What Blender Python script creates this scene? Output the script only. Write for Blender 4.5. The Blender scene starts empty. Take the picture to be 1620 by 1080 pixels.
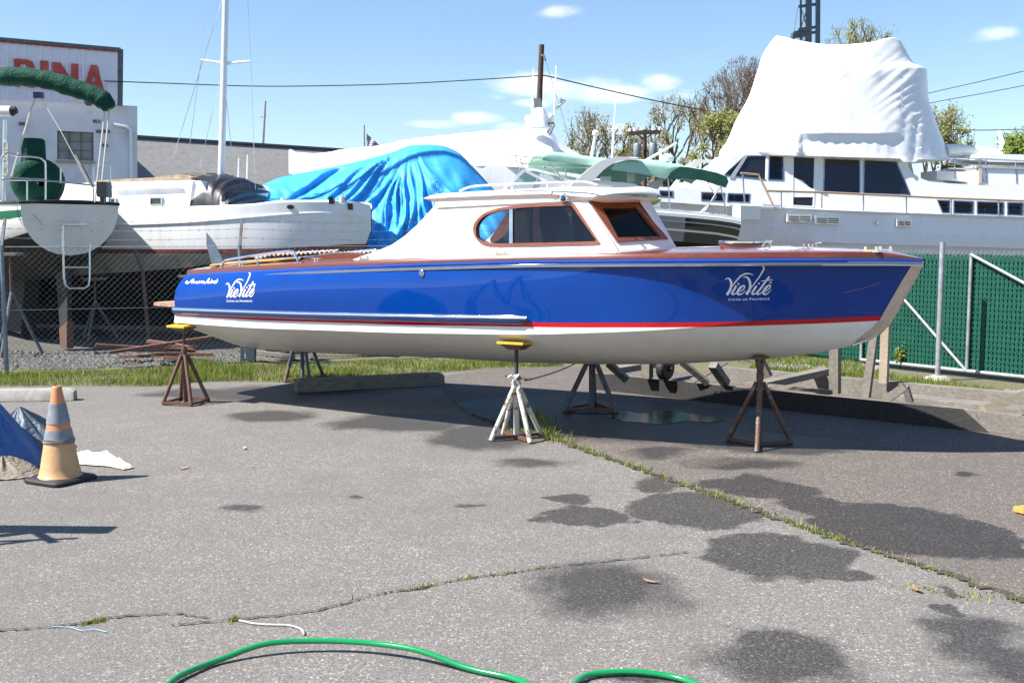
import bpy, bmesh, math, random
from math import radians, sin, cos, tan, pi, atan2, sqrt, exp
from mathutils import Vector, Matrix
from mathutils.bvhtree import BVHTree
from mathutils.geometry import delaunay_2d_cdt
random.seed(7)
SC = bpy.context.scene
COL = SC.collection
V = Vector
# ------------------------------------------------------------------ camera model (photo pixels, 1620 wide)
F, EYE, HZ = 1700.0, 1.7, 378.0
PITCH = math.atan((540 - HZ) / F)
FWD = V((0, cos(PITCH), -sin(PITCH)))
UPV = V((0, sin(PITCH), cos(PITCH)))
CAMP = V((0, 0, EYE))
def ray(px, py):
    return FWD + V((1, 0, 0)) * ((px - 810) / F) + UPV * ((540 - py) / F)
def at(px, py, Y):
    r = ray(px, py)
    return CAMP + r * (Y / r.y)
def gnd(px, py, z=0.0):
    r = ray(px, py)
    return CAMP + r * ((z - EYE) / r.z)
EL = math.radians(50); SAZ = V((-.965, -.26, 0)).normalized()      # where the sun stands
def lerp(a, b, t): return a + (b - a) * t
def sm(t):
    t = max(0, min(1, t)); return t * t * (3 - 2 * t)
def curve(pts):
    """monotone cubic through (x, y) points"""
    xs = [p[0] for p in pts]; ys = [p[1] for p in pts]; n = len(xs)
    h = [xs[i+1]-xs[i] for i in range(n-1)]; d = [(ys[i+1]-ys[i])/h[i] for i in range(n-1)]
    m = [d[0]] + [0]*(n-2) + [d[-1]]
    for i in range(1, n-1):
        if d[i-1]*d[i] > 0:
            w1 = 2*h[i]+h[i-1]; w2 = h[i]+2*h[i-1]
            m[i] = (w1+w2)/(w1/d[i-1]+w2/d[i])
    def f(x):
        if x <= xs[0]: return ys[0]
        if x >= xs[-1]: return ys[-1]
        i = 0
        while xs[i+1] < x: i += 1
        t = (x-xs[i])/h[i]; t2 = t*t; t3 = t2*t
        return (2*t3-3*t2+1)*ys[i]+(t3-2*t2+t)*h[i]*m[i]+(-2*t3+3*t2)*ys[i+1]+(t3-t2)*h[i]*m[i+1]
    return f
def smooth_path(pts, n):
    """Catmull-Rom through points (2D or 3D), n samples per span"""
    P = [V(p) for p in pts]; out = []
    for i in range(len(P)-1):
        p0 = P[i-1] if i > 0 else P[0]*2-P[1]
        p1, p2 = P[i], P[i+1]
        p3 = P[i+2] if i+2 < len(P) else P[-1]*2-P[-2]
        for k in range(n):
            t = k/n
            out.append(0.5*((2*p1)+(p2-p0)*t+(2*p0-5*p1+4*p2-p3)*t*t+(3*p1-p0-3*p2+p3)*t*t*t))
    out.append(P[-1]); return out
def resample(pts, n):
    P = [V(p) for p in pts]; L = [0]
    for a, b in zip(P, P[1:]): L.append(L[-1]+(b-a).length)
    out = []; j = 0
    for k in range(n):
        s = L[-1]*k/(n-1)
        while j < len(P)-2 and L[j+1] < s: j += 1
        d = L[j+1]-L[j]
        out.append(P[j].lerp(P[j+1], 0 if d == 0 else min(1, (s-L[j])/d)))
    return out
def pip(p, poly):
    x, y = p; c = False; n = len(poly)
    for i in range(n):
        x1, y1 = poly[i][0], poly[i][1]; x2, y2 = poly[i-1][0], poly[i-1][1]
        if (y1 > y) != (y2 > y) and x < (x2-x1)*(y-y1)/(y2-y1)+x1: c = not c
    return c
def tri2d(outer, holes=(), step=None):
    """triangulate a 2D polygon with holes; returns points, triangles"""
    pts = []; edges = []
    for loop in [outer]+list(holes):
        b = len(pts); n = len(loop)
        pts += [V((p[0], p[1])) for p in loop]
        edges += [(b+i, b+(i+1) % n) for i in range(n)]
    if step:
        xs = [p[0] for p in outer]; ys = [p[1] for p in outer]
        x = min(xs)+step*.5
        while x < max(xs):
            y = min(ys)+step*.5
            while y < max(ys):
                if pip((x, y), outer) and not any(pip((x, y), h) for h in holes):
                    if all((V((x, y))-q).length > step*.45 for q in pts[:sum(map(len, [outer]+list(holes)))]):
                        pts.append(V((x, y)))
                y += step
            x += step
    co, _, fs, *_r = delaunay_2d_cdt(pts, edges, [], 1, 1e-6)
    T = []
    for f in fs:
        c = sum((co[i] for i in f), V((0, 0)))/len(f)
        if pip(c, outer) and not any(pip(c, h) for h in holes): T.append(list(f))
    return co, T
# ------------------------------------------------------------------ object helpers
def wloc(o):
    p = V((0, 0, 0))
    while o: p += o.location; o = o.parent
    return p
def tag(o, label=None, cat=None, group=None, kind=None):
    if label: o['label'] = label
    if cat: o['category'] = cat
    if group: o['group'] = group
    if kind: o['kind'] = kind
    return o
def thing(name, label, cat, loc=(0, 0, 0), group=None):
    o = bpy.data.objects.new(name, None); COL.objects.link(o); o.location = loc
    o.empty_display_size = .1
    return tag(o, label, cat, group)
class MB:
    def __init__(s): s.v = []; s.f = []; s.m = []; s.cur = 0
    def face(s, ids): s.f.append(list(ids)); s.m.append(s.cur)
    def pts(s, ps):
        b = len(s.v); s.v += [V(p) for p in ps]; return b
    def poly(s, ps):
        b = s.pts(ps); s.face(range(b, b+len(ps))); return s
    def box(s, c, size, rot=None):
        c = V(c); h = V(size)*.5
        ps = [V((x*h.x, y*h.y, z*h.z)) for x in (-1, 1) for y in (-1, 1) for z in (-1, 1)]
        if rot is not None: ps = [rot @ p for p in ps]
        b = s.pts([c+p for p in ps])
        for q in ((0, 1, 3, 2), (4, 6, 7, 5), (0, 4, 5, 1), (2, 3, 7, 6), (0, 2, 6, 4), (1, 5, 7, 3)): s.face([b+i for i in q])
        return s
    def bar(s, a, b, w, h, up=(0, 0, 1)):
        """rectangular bar from a to b, w sideways, h along up"""
        a, b = V(a), V(b); d = (b-a).normalized(); u = V(up)
        x = d.cross(u)
        if x.length < 1e-4: x = d.cross(V((1, 0, 0)))
        x.normalize(); u = x.cross(d)
        k = s.pts([p+x*(w*.5*i)+u*(h*.5*j) for p in (a, b) for i, j in ((-1, -1), (1, -1), (1, 1), (-1, 1))])
        for q in ((0, 1, 2, 3), (7, 6, 5, 4), (0, 4, 5, 1), (1, 5, 6, 2), (2, 6, 7, 3), (3, 7, 4, 0)): s.face([k+i for i in q])
        return s
    def tube(s, path, r, seg=8, cap=True, closed=False):
        P = [V(p) for p in path]; n = len(P)
        R = r if isinstance(r, (list, tuple)) else [r]*n
        up = None; rings = []
        for i in range(n):
            if closed: t = P[(i+1) % n]-P[i-1]
            else: t = P[min(i+1, n-1)]-P[max(i-1, 0)]
            if t.length < 1e-9: t = V((0, 0, 1))
            t.normalize()
            if up is None:
                up = V((0, 0, 1)) if abs(t.z) < .9 else V((1, 0, 0))
            up = (up-t*up.dot(t))
            if up.length < 1e-6: up = t.orthogonal()
            up.normalize(); sd = t.cross(up)
            rings.append(s.pts([P[i]+(up*cos(2*pi*k/seg)+sd*sin(2*pi*k/seg))*R[i] for k in range(seg)]))
        for i in range(n if closed else n-1):
            a, b = rings[i], rings[(i+1) % n]
            for k in range(seg): s.face([a+k, a+(k+1) % seg, b+(k+1) % seg, b+k])
        if cap and not closed:
            s.face([rings[0]+k for k in range(seg)][::-1]); s.face([rings[-1]+k for k in range(seg)])
        return s
    def grid(s, rows, cu=False, cv=False):
        n, m = len(rows), len(rows[0]); b = s.pts([p for r in rows for p in r])
        for i in range(n if cu else n-1):
            for j in range(m if cv else m-1):
                i2, j2 = (i+1) % n, (j+1) % m
                s.face([b+i*m+j, b+i*m+j2, b+i2*m+j2, b+i2*m+j])
        return s
    def lathe(s, prof, c=(0, 0, 0), seg=20, axis=None):
        c = V(c); M = axis.to_track_quat('Z', 'Y').to_matrix() if axis is not None else Matrix.Identity(3)
        rows = [[c+M @ V((r*cos(2*pi*k/seg), r*sin(2*pi*k/seg), z)) for k in range(seg)] for r, z in prof]
        return s.grid(rows, cv=True)
    def prism(s, loop, off, holes=(), proj=None, step=None):
        """2D polygon (with holes) mapped by proj, thickened by off"""
        co, T = tri2d(loop, holes, step)
        W = [proj(p) if proj else V((p[0], p[1], 0)) for p in co]; off = V(off) if not callable(off) else off
        b = s.pts(W); n = len(W)
        s.pts([w+(off(w) if callable(off) else off) for w in W])
        cnt = {}
        for t in T:
            s.face([b+i for i in t]); s.face([b+n+i for i in reversed(t)])
            for i in range(len(t)):
                e = (t[i], t[(i+1) % len(t)]); k = tuple(sorted(e))
                cnt[k] = None if k in cnt else e
        for e in cnt.values():
            if e: s.face([b+e[1], b+e[0], b+n+e[0], b+n+e[1]])
        return s
    def merge(s, o):
        b = len(s.v); s.v += o.v; s.f += [[i+b for i in f] for f in o.f]; s.m += o.m; return s
    def mirrored(s, fn):
        o = MB(); o.v = [fn(p) for p in s.v]; o.f = [f[::-1] for f in s.f]; o.m = list(s.m); return o
    def build(s, name, mat, parent=None, angle=40, label=None, fix=True, smooth=True):
        off = wloc(parent)
        me = bpy.data.meshes.new(name)
        me.from_pydata([tuple(p-off) for p in s.v], [], s.f)
        for m in (mat if isinstance(mat, (list, tuple)) else [mat]): me.materials.append(m)
        if any(s.m): me.polygons.foreach_set('material_index', s.m)
        if fix:
            bm = bmesh.new(); bm.from_mesh(me)
            bmesh.ops.remove_doubles(bm, verts=bm.verts, dist=1e-5)
            bmesh.ops.recalc_face_normals(bm, faces=bm.faces); bm.to_mesh(me); bm.free()
        if smooth:
            me.polygons.foreach_set('use_smooth', [True]*len(me.polygons))
            me.set_sharp_from_angle(angle=radians(angle))
        o = bpy.data.objects.new(name, me); COL.objects.link(o)
        if parent: o.parent = parent
        if label: o['label'] = label
        return o
def single(mb, name, mat, label, cat, group=None, loc=None, **k):
    """a thing that is one mesh, its origin put at its base"""
    if loc is None:
        n = len(mb.v); c = sum(mb.v, V((0, 0, 0)))/n; loc = V((c.x, c.y, min(p.z for p in mb.v)))
    e = bpy.data.objects.new('tmp', None); e.location = loc
    o = mb.build(name, mat, e, **k); o.parent = None; o.location = loc
    bpy.data.objects.remove(e)
    return tag(o, label, cat, group)
# ------------------------------------------------------------------ materials
class NT:
    def __init__(s, name):
        s.m = bpy.data.materials.new(name); s.m.use_nodes = True; s.t = s.m.node_tree; s.n = s.t.nodes
        s.b = s.n['Principled BSDF']; s.out = s.n['Material Output']
    def add(s, typ, **k):
        nd = s.n.new(typ)
        for a, v in k.items():
            if a.startswith('i_'):
                nd.inputs[int(a[2:]) if a[2:].isdigit() else a[2:]].default_value = v
            else: setattr(nd, a, v)
        return nd
    def link(s, a, b): s.t.links.new(a, b)
    def math(s, op, a, b=None, c=None, clamp=False):
        nd = s.add('ShaderNodeMath', operation=op, use_clamp=clamp)
        for i, x in enumerate((a, b, c)):
            if x is None: continue
            if isinstance(x, (int, float)): nd.inputs[i].default_value = x
            else: s.link(x, nd.inputs[i])
        return nd.outputs[0]
    def mix(s, fac, a, b, blend='MIX'):
        nd = s.add('ShaderNodeMix', data_type='RGBA', blend_type=blend)
        for i, x in ((0, fac), (6, a), (7, b)):
            if isinstance(x, (int, float)): nd.inputs[i].default_value = x
            elif isinstance(x, (tuple, list)): nd.inputs[i].default_value = (*x[:3], 1)
            else: s.link(x, nd.inputs[i])
        return nd.outputs[2]
    def coord(s, kind='Object', scale=None):
        tc = s.add('ShaderNodeTexCoord').outputs[kind]
        if scale is None: return tc
        mp = s.add('ShaderNodeMapping'); mp.inputs['Scale'].default_value = scale
        s.link(tc, mp.inputs[0]); return mp.outputs[0]
    def noise(s, co, scale, detail=4, rough=.55, dist=0):
        nd = s.add('ShaderNodeTexNoise'); s.link(co, nd.inputs['Vector'])
        nd.inputs['Scale'].default_value = scale; nd.inputs['Detail'].default_value = detail
        nd.inputs['Roughness'].default_value = rough; nd.inputs['Distortion'].default_value = dist
        return nd.outputs[0]
    def ramp(s, x, lo, hi, a=0., b=1.):
        nd = s.add('ShaderNodeMapRange'); s.link(x, nd.inputs[0])
        for i, v in enumerate((lo, hi, a, b)): nd.inputs[i+1].default_value = v
        return nd.outputs[0]
    def bump(s, h, strength=.3, dist=.01):
        nd = s.add('ShaderNodeBump'); nd.inputs['Strength'].default_value = strength; nd.inputs['Distance'].default_value = dist
        s.link(h, nd.inputs['Height']); s.link(nd.outputs[0], s.b.inputs['Normal'])
    def set(s, **k):
        for a, v in k.items():
            i = s.b.inputs[a.replace('_', ' ')]
            if hasattr(v, 'links'): s.link(v, i)
            else: i.default_value = (*v, 1) if isinstance(v, (tuple, list)) and len(v) == 3 and i.type == 'RGBA' else v
        return s
def mat(name, col, rough=.5, metal=0., var=.12, vscale=6., bump=0., bscale=60., coat=0., spec=.5, dirt=None, dscale=2., damt=.5, aniso=None, trans=0.):
    """plain surface with a little real-world unevenness in colour, gloss and relief"""
    n = NT(name); co = n.coord('Object', aniso)
    f = n.noise(co, vscale, 5)
    c = n.mix(n.ramp(f, .3, .7), tuple(x*(1-var) for x in col), tuple(min(1, x*(1+var)) for x in col))
    if dirt:
        d = n.noise(co, dscale, 8, .65)
        c = n.mix(n.ramp(d, .52, .72, 0, damt), c, dirt)
    n.set(Base_Color=c, Metallic=metal, Specular_IOR_Level=spec, Coat_Weight=coat, Coat_Roughness=.03)
    n.set(Roughness=n.ramp(f, .25, .75, max(.02, rough-.06), min(1, rough+.08)))
    if bump: n.bump(n.noise(co, bscale, 6, .6), bump, .01)
    if trans: n.set(Transmission_Weight=trans)
    return n.m
def wood(name, a, b, scale=(1.2, 18, 18), rough=.6, bump=.25, coat=0., dirt=None):
    n = NT(name); co = n.coord('Object', scale)
    g = n.noise(co, 3.0, 6, .65, .6); f = n.noise(n.coord(), 2.5, 4)
    c = n.mix(n.ramp(g, .32, .68), a, b); c = n.mix(n.ramp(f, .35, .75, 0, .45), c, tuple(x*.55 for x in a))
    if dirt: c = n.mix(n.ramp(n.noise(n.coord(), 5, 7, .7), .55, .7, 0, .7), c, dirt)
    n.set(Base_Color=c, Roughness=rough, Coat_Weight=coat, Coat_Roughness=.02); n.bump(g, bump, .004)
    return n.m
def paint_rust(name, base, rust=(.125, .060, .038), amt=.5, rough=.55):
    n = NT(name); co = n.coord()
    d = n.noise(co, 9, 8, .7); e = n.noise(co, 40, 4)
    rr = n.mix(n.ramp(e, .3, .7), tuple(x*.6 for x in rust), tuple(x*1.3 for x in rust))
    c = n.mix(n.ramp(d, .62-amt*.3, .7-amt*.3), base, rr)
    n.set(Base_Color=c, Roughness=rough); n.bump(n.noise(co, 70, 5), .3, .004)
    return n.m
def glass(name, tint=(.9, .95, .95), refl=1.0):
    """thin pane: mostly see-through with a Fresnel mirror on it"""
    n = NT(name); n.n.remove(n.b)
    tr = n.add('ShaderNodeBsdfTransparent'); tr.inputs[0].default_value = (*tint, 1)
    gl = n.add('ShaderNodeBsdfGlossy'); gl.inputs['Roughness'].default_value = .015
    fr = n.add('ShaderNodeFresnel'); fr.inputs[0].default_value = 1.5
    mx = n.add('ShaderNodeMixShader'); n.link(n.math('MULTIPLY', fr.outputs[0], refl), mx.inputs[0])
    n.link(tr.outputs[0], mx.inputs[1]); n.link(gl.outputs[0], mx.inputs[2]); n.link(mx.outputs[0], n.out.inputs[0])
    return n.m
M = {}
M['chrome'] = mat('chrome', (.82, .82, .80), .08, 1., .03)
M['steel'] = mat('stainless', (.62, .62, .62), .25, 1., .1)
M['galv'] = mat('galvanised', (.40, .41, .42), .5, .6, .2, 12, .1, 90)
M['gel'] = mat('white_gelcoat', (.80, .79, .75), .22, 0, .03, 3, coat=.3)
M['gel_old'] = mat('chalky_gelcoat', (.81, .81, .81), .35, 0, .04, 2, dirt=(.50, .46, .41), dscale=1.2, damt=.32, aniso=(3, 3, .35))
M['cream'] = mat('cream_paint', (.80, .76, .66), .2, 0, .02, 3, coat=.4)
M['black'] = mat('black_rubber', (.018, .018, .02), .6, 0, .2, 30, .2)
M['blackvinyl'] = mat('black_vinyl', (.02, .02, .022), .35, 0, .2, 8, .2, 40)
M['dark'] = mat('dark_interior', (.03, .03, .035), .7, 0, .2)
M['yellow'] = mat('yellow_ply', (.62, .39, .03), .6, 0, .12, 20, .2, dirt=(.2, .13, .05), dscale=8, damt=.4)
M['rust'] = paint_rust('rusty_steel', (.11, .06, .045), amt=.9)
M['rust_white'] = paint_rust('old_white_steel', (.58, .54, .46), amt=.33)
M['rust_blue'] = paint_rust('old_blue_steel', (.30, .36, .42), amt=.55)
M['rust_dark'] = paint_rust('old_dark_steel', (.10, .13, .15), amt=.4)
M['mahog'] = wood('varnished_mahogany', (.10, .020, .008), (.18, .042, .014), (1.0, 26, 26), .25, .03, 1.)
M['mahogdeck'] = wood('varnished_deck', (.20, .05, .028), (.32, .10, .06), (1.0, 30, 30), .3, .02, 1.)
M['mahogf'] = wood('sunlit_varnished_frames', (.20, .055, .016), (.33, .105, .03), (1.0, 26, 26), .25, .03, 1.)  # lighter mahogany; the sun on the frames is put into the colour
M['oldwood'] = wood('weathered_timber', (.14, .12, .10), (.27, .245, .21), (1., 14, 14), .85, .6)
M['newwood'] = wood('pale_timber', (.30, .24, .17), (.44, .37, .27), (1., 14, 14), .75, .4)
M['polewood'] = wood('creosoted_pole', (.055, .03, .018), (.12, .07, .04), (14, 14, .8), .85, .5)
M['rope'] = mat('white_rope', (.62, .60, .54), .9, 0, .25, 80, .6, 200)
M['white'] = mat('white_enamel', (.80, .80, .80), .35, 0, .04, 4)
# ================================================================== SETTING: ground sheets
def ground_mat(name, lo, hi, scale=9., bumps=.4):
    n = NT(name); co = n.coord()
    a = n.noise(co, scale, 8, .7); b = n.noise(co, .35, 4)
    c = n.mix(n.ramp(a, .3, .7), lo, hi); c = n.mix(n.ramp(b, .35, .65, 0, .5), c, tuple(x*.65 for x in lo))
    n.set(Base_Color=c, Roughness=.95); n.bump(a, bumps, .05); return n.m
def asphalt_mat(name, base, dark, chip, stains, wet, cx=0, cy=0):
    """old asphalt: aggregate chips, pits, broad wear, and damp patches with outlines of their own"""
    n = NT(name); co = n.coord()
    vo = n.add('ShaderNodeTexVoronoi'); n.link(co, vo.inputs['Vector']); vo.inputs['Scale'].default_value = 135
    sep = n.add('ShaderNodeSeparateColor'); n.link(vo.outputs['Color'], sep.inputs[0])
    vo2 = n.add('ShaderNodeTexVoronoi'); n.link(co, vo2.inputs['Vector']); vo2.inputs['Scale'].default_value = 78
    sep2 = n.add('ShaderNodeSeparateColor'); n.link(vo2.outputs['Color'], sep2.inputs[0])
    c = n.mix(n.ramp(sep.outputs[0], .05, .9), dark, base)
    c = n.mix(n.ramp(sep.outputs[1], .86, .9, 0, .6), c, chip)
    c = n.mix(n.math('MULTIPLY', n.ramp(sep2.outputs[0], .93, .95, 0, .6), n.ramp(vo2.outputs['Distance'], .55, .4)), c, tuple(min(.75, x*1.5) for x in chip))
    c = n.mix(n.math('MULTIPLY', n.ramp(sep2.outputs[1], .93, .95, 0, .7), n.ramp(vo2.outputs['Distance'], .5, .35)), c, (.03, .028, .026))
    c = n.mix(n.math('MULTIPLY', n.ramp(sep2.outputs[2], .94, .96, 0, .6), n.ramp(vo2.outputs['Distance'], .5, .35)), c, (.32, .2, .12))
    big = n.noise(co, .55, 6, .6); mid = n.noise(co, 3.2, 6, .65)
    c = n.mix(n.ramp(big, .36, .66, 0, .5), c, tuple(x*.62 for x in base))
    c = n.mix(n.ramp(mid, .40, .75, 0, .5), c, tuple(x*.6 for x in base))
    # damp patches
    warp = n.add('ShaderNodeTexNoise'); n.link(co, warp.inputs['Vector']); warp.inputs['Scale'].default_value = 1.7; warp.inputs['Detail'].default_value = 7; warp.inputs['Roughness'].default_value = .62
    wv = n.add('ShaderNodeVectorMath', operation='MULTIPLY_ADD'); n.link(warp.outputs['Color'], wv.inputs[0])
    wv.inputs[1].default_value = (.75, .75, 0); n.link(co, wv.inputs[2])
    off = n.add('ShaderNodeVectorMath', operation='SUBTRACT'); n.link(wv.outputs[0], off.inputs[0]); off.inputs[1].default_value = (.375, .375, 0)
    best = None
    for (x, y, rx, ry, rot, soft) in stains:
        mp = n.add('ShaderNodeMapping', vector_type='TEXTURE'); n.link(off.outputs[0], mp.inputs[0])
        mp.inputs['Location'].default_value = (x-cx, y-cy, 0); mp.inputs['Rotation'].default_value = (0, 0, rot); mp.inputs['Scale'].default_value = (rx, ry, 1000)
        ln = n.add('ShaderNodeVectorMath', operation='LENGTH'); n.link(mp.outputs[0], ln.inputs[0])
        mk = n.ramp(ln.outputs['Value'], 1+soft, 1-soft*.8)
        best = mk if best is None else n.math('MAXIMUM', best, mk)
    fine = n.noise(co, 55, 5, .75)
    best = n.math('MULTIPLY', best, n.ramp(fine, .32, .54, .55, 1))
    cw = n.mix(best, c, n.mix(1., c, (.30, .295, .29), 'MULTIPLY'))
    n.set(Base_Color=cw, Roughness=n.ramp(best, 0, 1, .92, .5), Specular_IOR_Level=.35)
    h = n.math('ADD', n.math('MULTIPLY', vo.outputs['Distance'], -.6), n.math('ADD', sep.outputs[2], mid))
    n.bump(h, .5, .004)
    return n.m
def sheet(name, poly, z, m, sub=None):
    mb = MB(); co, T = tri2d([(p[0], p[1]) for p in poly])
    b = mb.pts([V((p[0], p[1], z)) for p in co])
    for t in T: mb.face([b+i for i in t])
    o = mb.build(name, m, fix=False, smooth=False)
    for p in o.data.polygons:
        if p.normal.z < 0: p.flip()
    return tag(o, kind='structure')
M['dirt'] = ground_mat('yard_dirt', (.075, .07, .062), (.14, .13, .115))
M['verge'] = ground_mat('verge_soil', (.10, .095, .05), (.19, .17, .10), 14)
sheet('ground', [(-900, -60), (900, -60), (900, 2500), (-900, 2500)], -.012, M['dirt'])
def st(px, py, rx, ry, rot=0, soft=.14):
    """a damp patch given by where its middle and edges lie on the ground"""
    c = gnd(px, py); ex = (gnd(px+rx, py)-c).length; ey = (gnd(px, py-ry)-gnd(px, py+ry)).length*.5
    return (c.x, c.y, ex, ey, rot, soft)
NEAR_ST = [st(925, 816, 78, 18, 0, .07), st(902, 788, 46, 9, 0, .1), st(1092, 808, 88, 30, -.15, .07), st(1038, 768, 42, 12, 0, .25), st(1150, 814, 50, 12, 0, .1),
           st(1226, 880, 124, 36, 0, .07), st(1335, 906, 55, 12, 0, .1), st(955, 930, 112, 36, .1, .4), st(1228, 1036, 122, 42, 0, .22), st(1150, 1005, 36, 14, 0, .4),
           st(1545, 1005, 60, 26, 0, .4), st(1600, 1045, 80, 45, 0, .4), st(1490, 935, 17, 9), st(1505, 965, 28, 10), st(1560, 990, 70, 14, 0, .5), st(405, 803, 30, 8, 0, .3),
           st(850, 731, 60, 7, 0, .4), st(730, 800, 28, 4, 0, .4), st(565, 781, 16, 3, 0, .5), st(640, 668, 110, 14, 0, .2), st(770, 690, 90, 20, 0, .2), st(430, 657, 60, 9, 0, .25), st(450, 622, 140, 12, 0, .25), st(300, 622, 70, 7, 0, .3), st(1015, 1078, 60, 10, 0, .6)]
OLD_ST = [st(1440, 838, 146, 38, -.04, .06), st(1545, 845, 58, 34, 0, .07), st(1212, 772, 76, 19, 0, .1), st(1140, 766, 46, 9, 0, .25), st(1050, 716, 60, 8, 0, .4), st(1000, 665, 190, 32, 0, .15), st(840, 650, 150, 30, 0, .2), st(1230, 700, 150, 16, 0, .2),
          st(1525, 752, 20, 4), st(1280, 800, 50, 14), st(1180, 735, 80, 7, 0, .5)]
M['asph'] = asphalt_mat('asphalt_surface', (.198, .184, .169), (.105, .098, .09), (.40, .38, .34), NEAR_ST, (.040, .038, .036))
M['asph2'] = asphalt_mat('old_asphalt_surface', (.150, .130, .115), (.07, .061, .054), (.40, .34, .29), OLD_ST, (.035, .030, .028))
g = lambda *a: (gnd(*a).x, gnd(*a).y)
back = [(-30, 14.2), g(-60, 612), g(120, 611), g(250, 612), g(330, 603), g(470, 606), g(560, 601), g(700, 590), g(770, 584), g(900, 580), g(1010, 586), g(1130, 590), g(1240, 598), g(1400, 622), g(1620, 648), (30, 10.5)]
sheet('asphalt_lot', [(-30, -20), (30, -20)]+back[::-1], 0.0, M['asph'])
seam = [(690, 596), (705, 628), (745, 655), (800, 675), (868, 692), (930, 714), (1010, 742), (1085, 768), (1150, 790), (1215, 815), (1290, 842), (1370, 868), (1470, 900), (1560, 930), (1700, 975)]
sheet('old_pavement', [g(*p) for p in seam]+[(30, 3.5), (30, 10.5)]+[g(1620, 648), g(1400, 622), g(1240, 598), g(1130, 590), g(1010, 586), g(900, 580), g(770, 584)], .004, M['asph2'])
sheet('grass_verge', [(-30, 14.3)]+[(p[0], p[1]+.0) for p in back[1:-1]]+[(30, 10.4), (30, 20), (4.5, 17.8), (0, 17.2), (-3, 15.6), (-30, 15.4)], -.006, M['verge'])
# cracks across the lot, as thin sunken lines of dirt
M['crack'] = ground_mat('crack_dirt', (.035, .03, .022), (.10, .085, .06), 60)
def crack(pts, w, seed, name='pavement_crack'):
    rnd = random.Random(seed); P = smooth_path([V((*g(*p), 0)) for p in pts], 14); mb = MB(); rows = []
    for i, p in enumerate(P):
        t = (P[min(i+1, len(P)-1)]-P[max(i-1, 0)]).normalized(); nn = V((-t.y, t.x, 0))
        ww = w*rnd.uniform(.15, 1.2); c = p+nn*rnd.uniform(-1, 1)*w*1.2
        rows.append([c-nn*ww+V((0, 0, .0075)), c+nn*ww+V((0, 0, .0075))])
    mb.grid(rows); o = mb.build(name, M['crack'], fix=False, smooth=False); tag(o, kind='structure')
    for p in o.data.polygons:
        if p.normal.z < 0: p.flip()
crack([(-40, 1000), (60, 994), (140, 985), (170, 978), (270, 972), (330, 978)], .008, 1)
crack([(270, 990), (370, 981), (480, 970), (545, 955), (600, 940), (660, 932), (740, 915), (800, 908), (870, 898), (1000, 884), (1090, 874)], .007, 2)
crack(seam[2:], .03, 3, 'pavement_joint')
M['water'] = NT('puddle_water').set(Base_Color=(.020, .018, .015), Roughness=.2, Specular_IOR_Level=.5).m
pud = [(962, 660), (985, 651), (1015, 655), (1050, 650), (1090, 655), (1128, 661), (1150, 664), (1120, 669), (1085, 667), (1050, 672), (1010, 669), (985, 667)]
pp = smooth_path([V((*g(*p), 0)) for p in pud+[pud[0]]], 6)[:-1]
sheet('puddle', [(p.x, p.y) for p in pp], .0085, M['water'])
# gravel patches
M['gravel2'] = ground_mat('darker_stones', (.13, .125, .115), (.29, .28, .26), 40, 1.)  # darker grey than the other gravel
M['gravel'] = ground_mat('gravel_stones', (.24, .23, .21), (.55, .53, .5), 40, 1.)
def blades(name, spots, h, w, cols, label, seed=1, lean=.5):
    """spots: list of ground points; one object of many narrow blades"""
    rnd = random.Random(seed); mb = MB()
    for (x, y, s) in spots:
        a = rnd.uniform(0, 2*pi); hh = h*s*rnd.uniform(.5, 1.3); ww = w*rnd.uniform(.6, 1.4)
        d = V((cos(a), sin(a), 0)); l = V((cos(a*3.1+1), sin(a*3.1+1), 0))*hh*lean*rnd.uniform(.1, 1)
        p = V((x, y, .0)); mb.cur = rnd.randrange(len(cols))
        b = mb.pts([p-d*ww, p+d*ww, p+l*.4+V((0, 0, hh*.6))+d*ww*.7, p+l*.4+V((0, 0, hh*.6))-d*ww*.7, p+l+V((0, 0, hh))])
        mb.face([b, b+1, b+2, b+3]); mb.face([b+3, b+2, b+4])
    o = mb.build(name, cols, fix=False, smooth=False)
    return tag(o, label, kind='stuff')
def leafmat(name, c, tr=.35, var=.3):
    n = NT(name); f = n.noise(n.coord(), 3., 4)
    col = n.mix(n.ramp(f, .3, .7), tuple(x*(1-var) for x in c), tuple(x*(1+var) for x in c))
    n.n.remove(n.b); d = n.add('ShaderNodeBsdfDiffuse'); t = n.add('ShaderNodeBsdfTranslucent'); mx = n.add('ShaderNodeMixShader')
    mx.inputs[0].default_value = tr
    n.link(col, d.inputs[0]); n.link(col, t.inputs[0]); n.link(d.outputs[0], mx.inputs[1]); n.link(t.outputs[0], mx.inputs[2]); n.link(mx.outputs[0], n.out.inputs[0])
    return n.m
GR = [leafmat('grass_green', (.15, .21, .03)), leafmat('grass_light', (.26, .31, .06)), leafmat('grass_straw', (.40, .36, .17)), leafmat('grass_dark', (.07, .12, .03))]
rnd = random.Random(5); spots = []
def inpoly(poly, n, out, smin=.5, smax=1.):
    xs = [p[0] for p in poly]; ys = [p[1] for p in poly]; k = 0
    while k < n:
        x = rnd.uniform(min(xs), max(xs)); y = rnd.uniform(min(ys), max(ys))
        if pip((x, y), poly):
            cl = .5+.5*sin(x*2.3+sin(y*3.1)*1.5)*sin(y*2.7+x)
            if rnd.random() < .35+.65*cl: out.append((x, y, rnd.uniform(smin, smax)*(.6+.6*cl))); k += 1
inpoly([g(-60, 611), g(120, 610), g(250, 611), g(330, 602), g(470, 605), g(560, 600), g(700, 589), g(770, 583), g(890, 579), g(890, 566), g(640, 569), g(460, 578), g(300, 583), g(120, 590), g(-60, 592)], 26000, spots)
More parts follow.
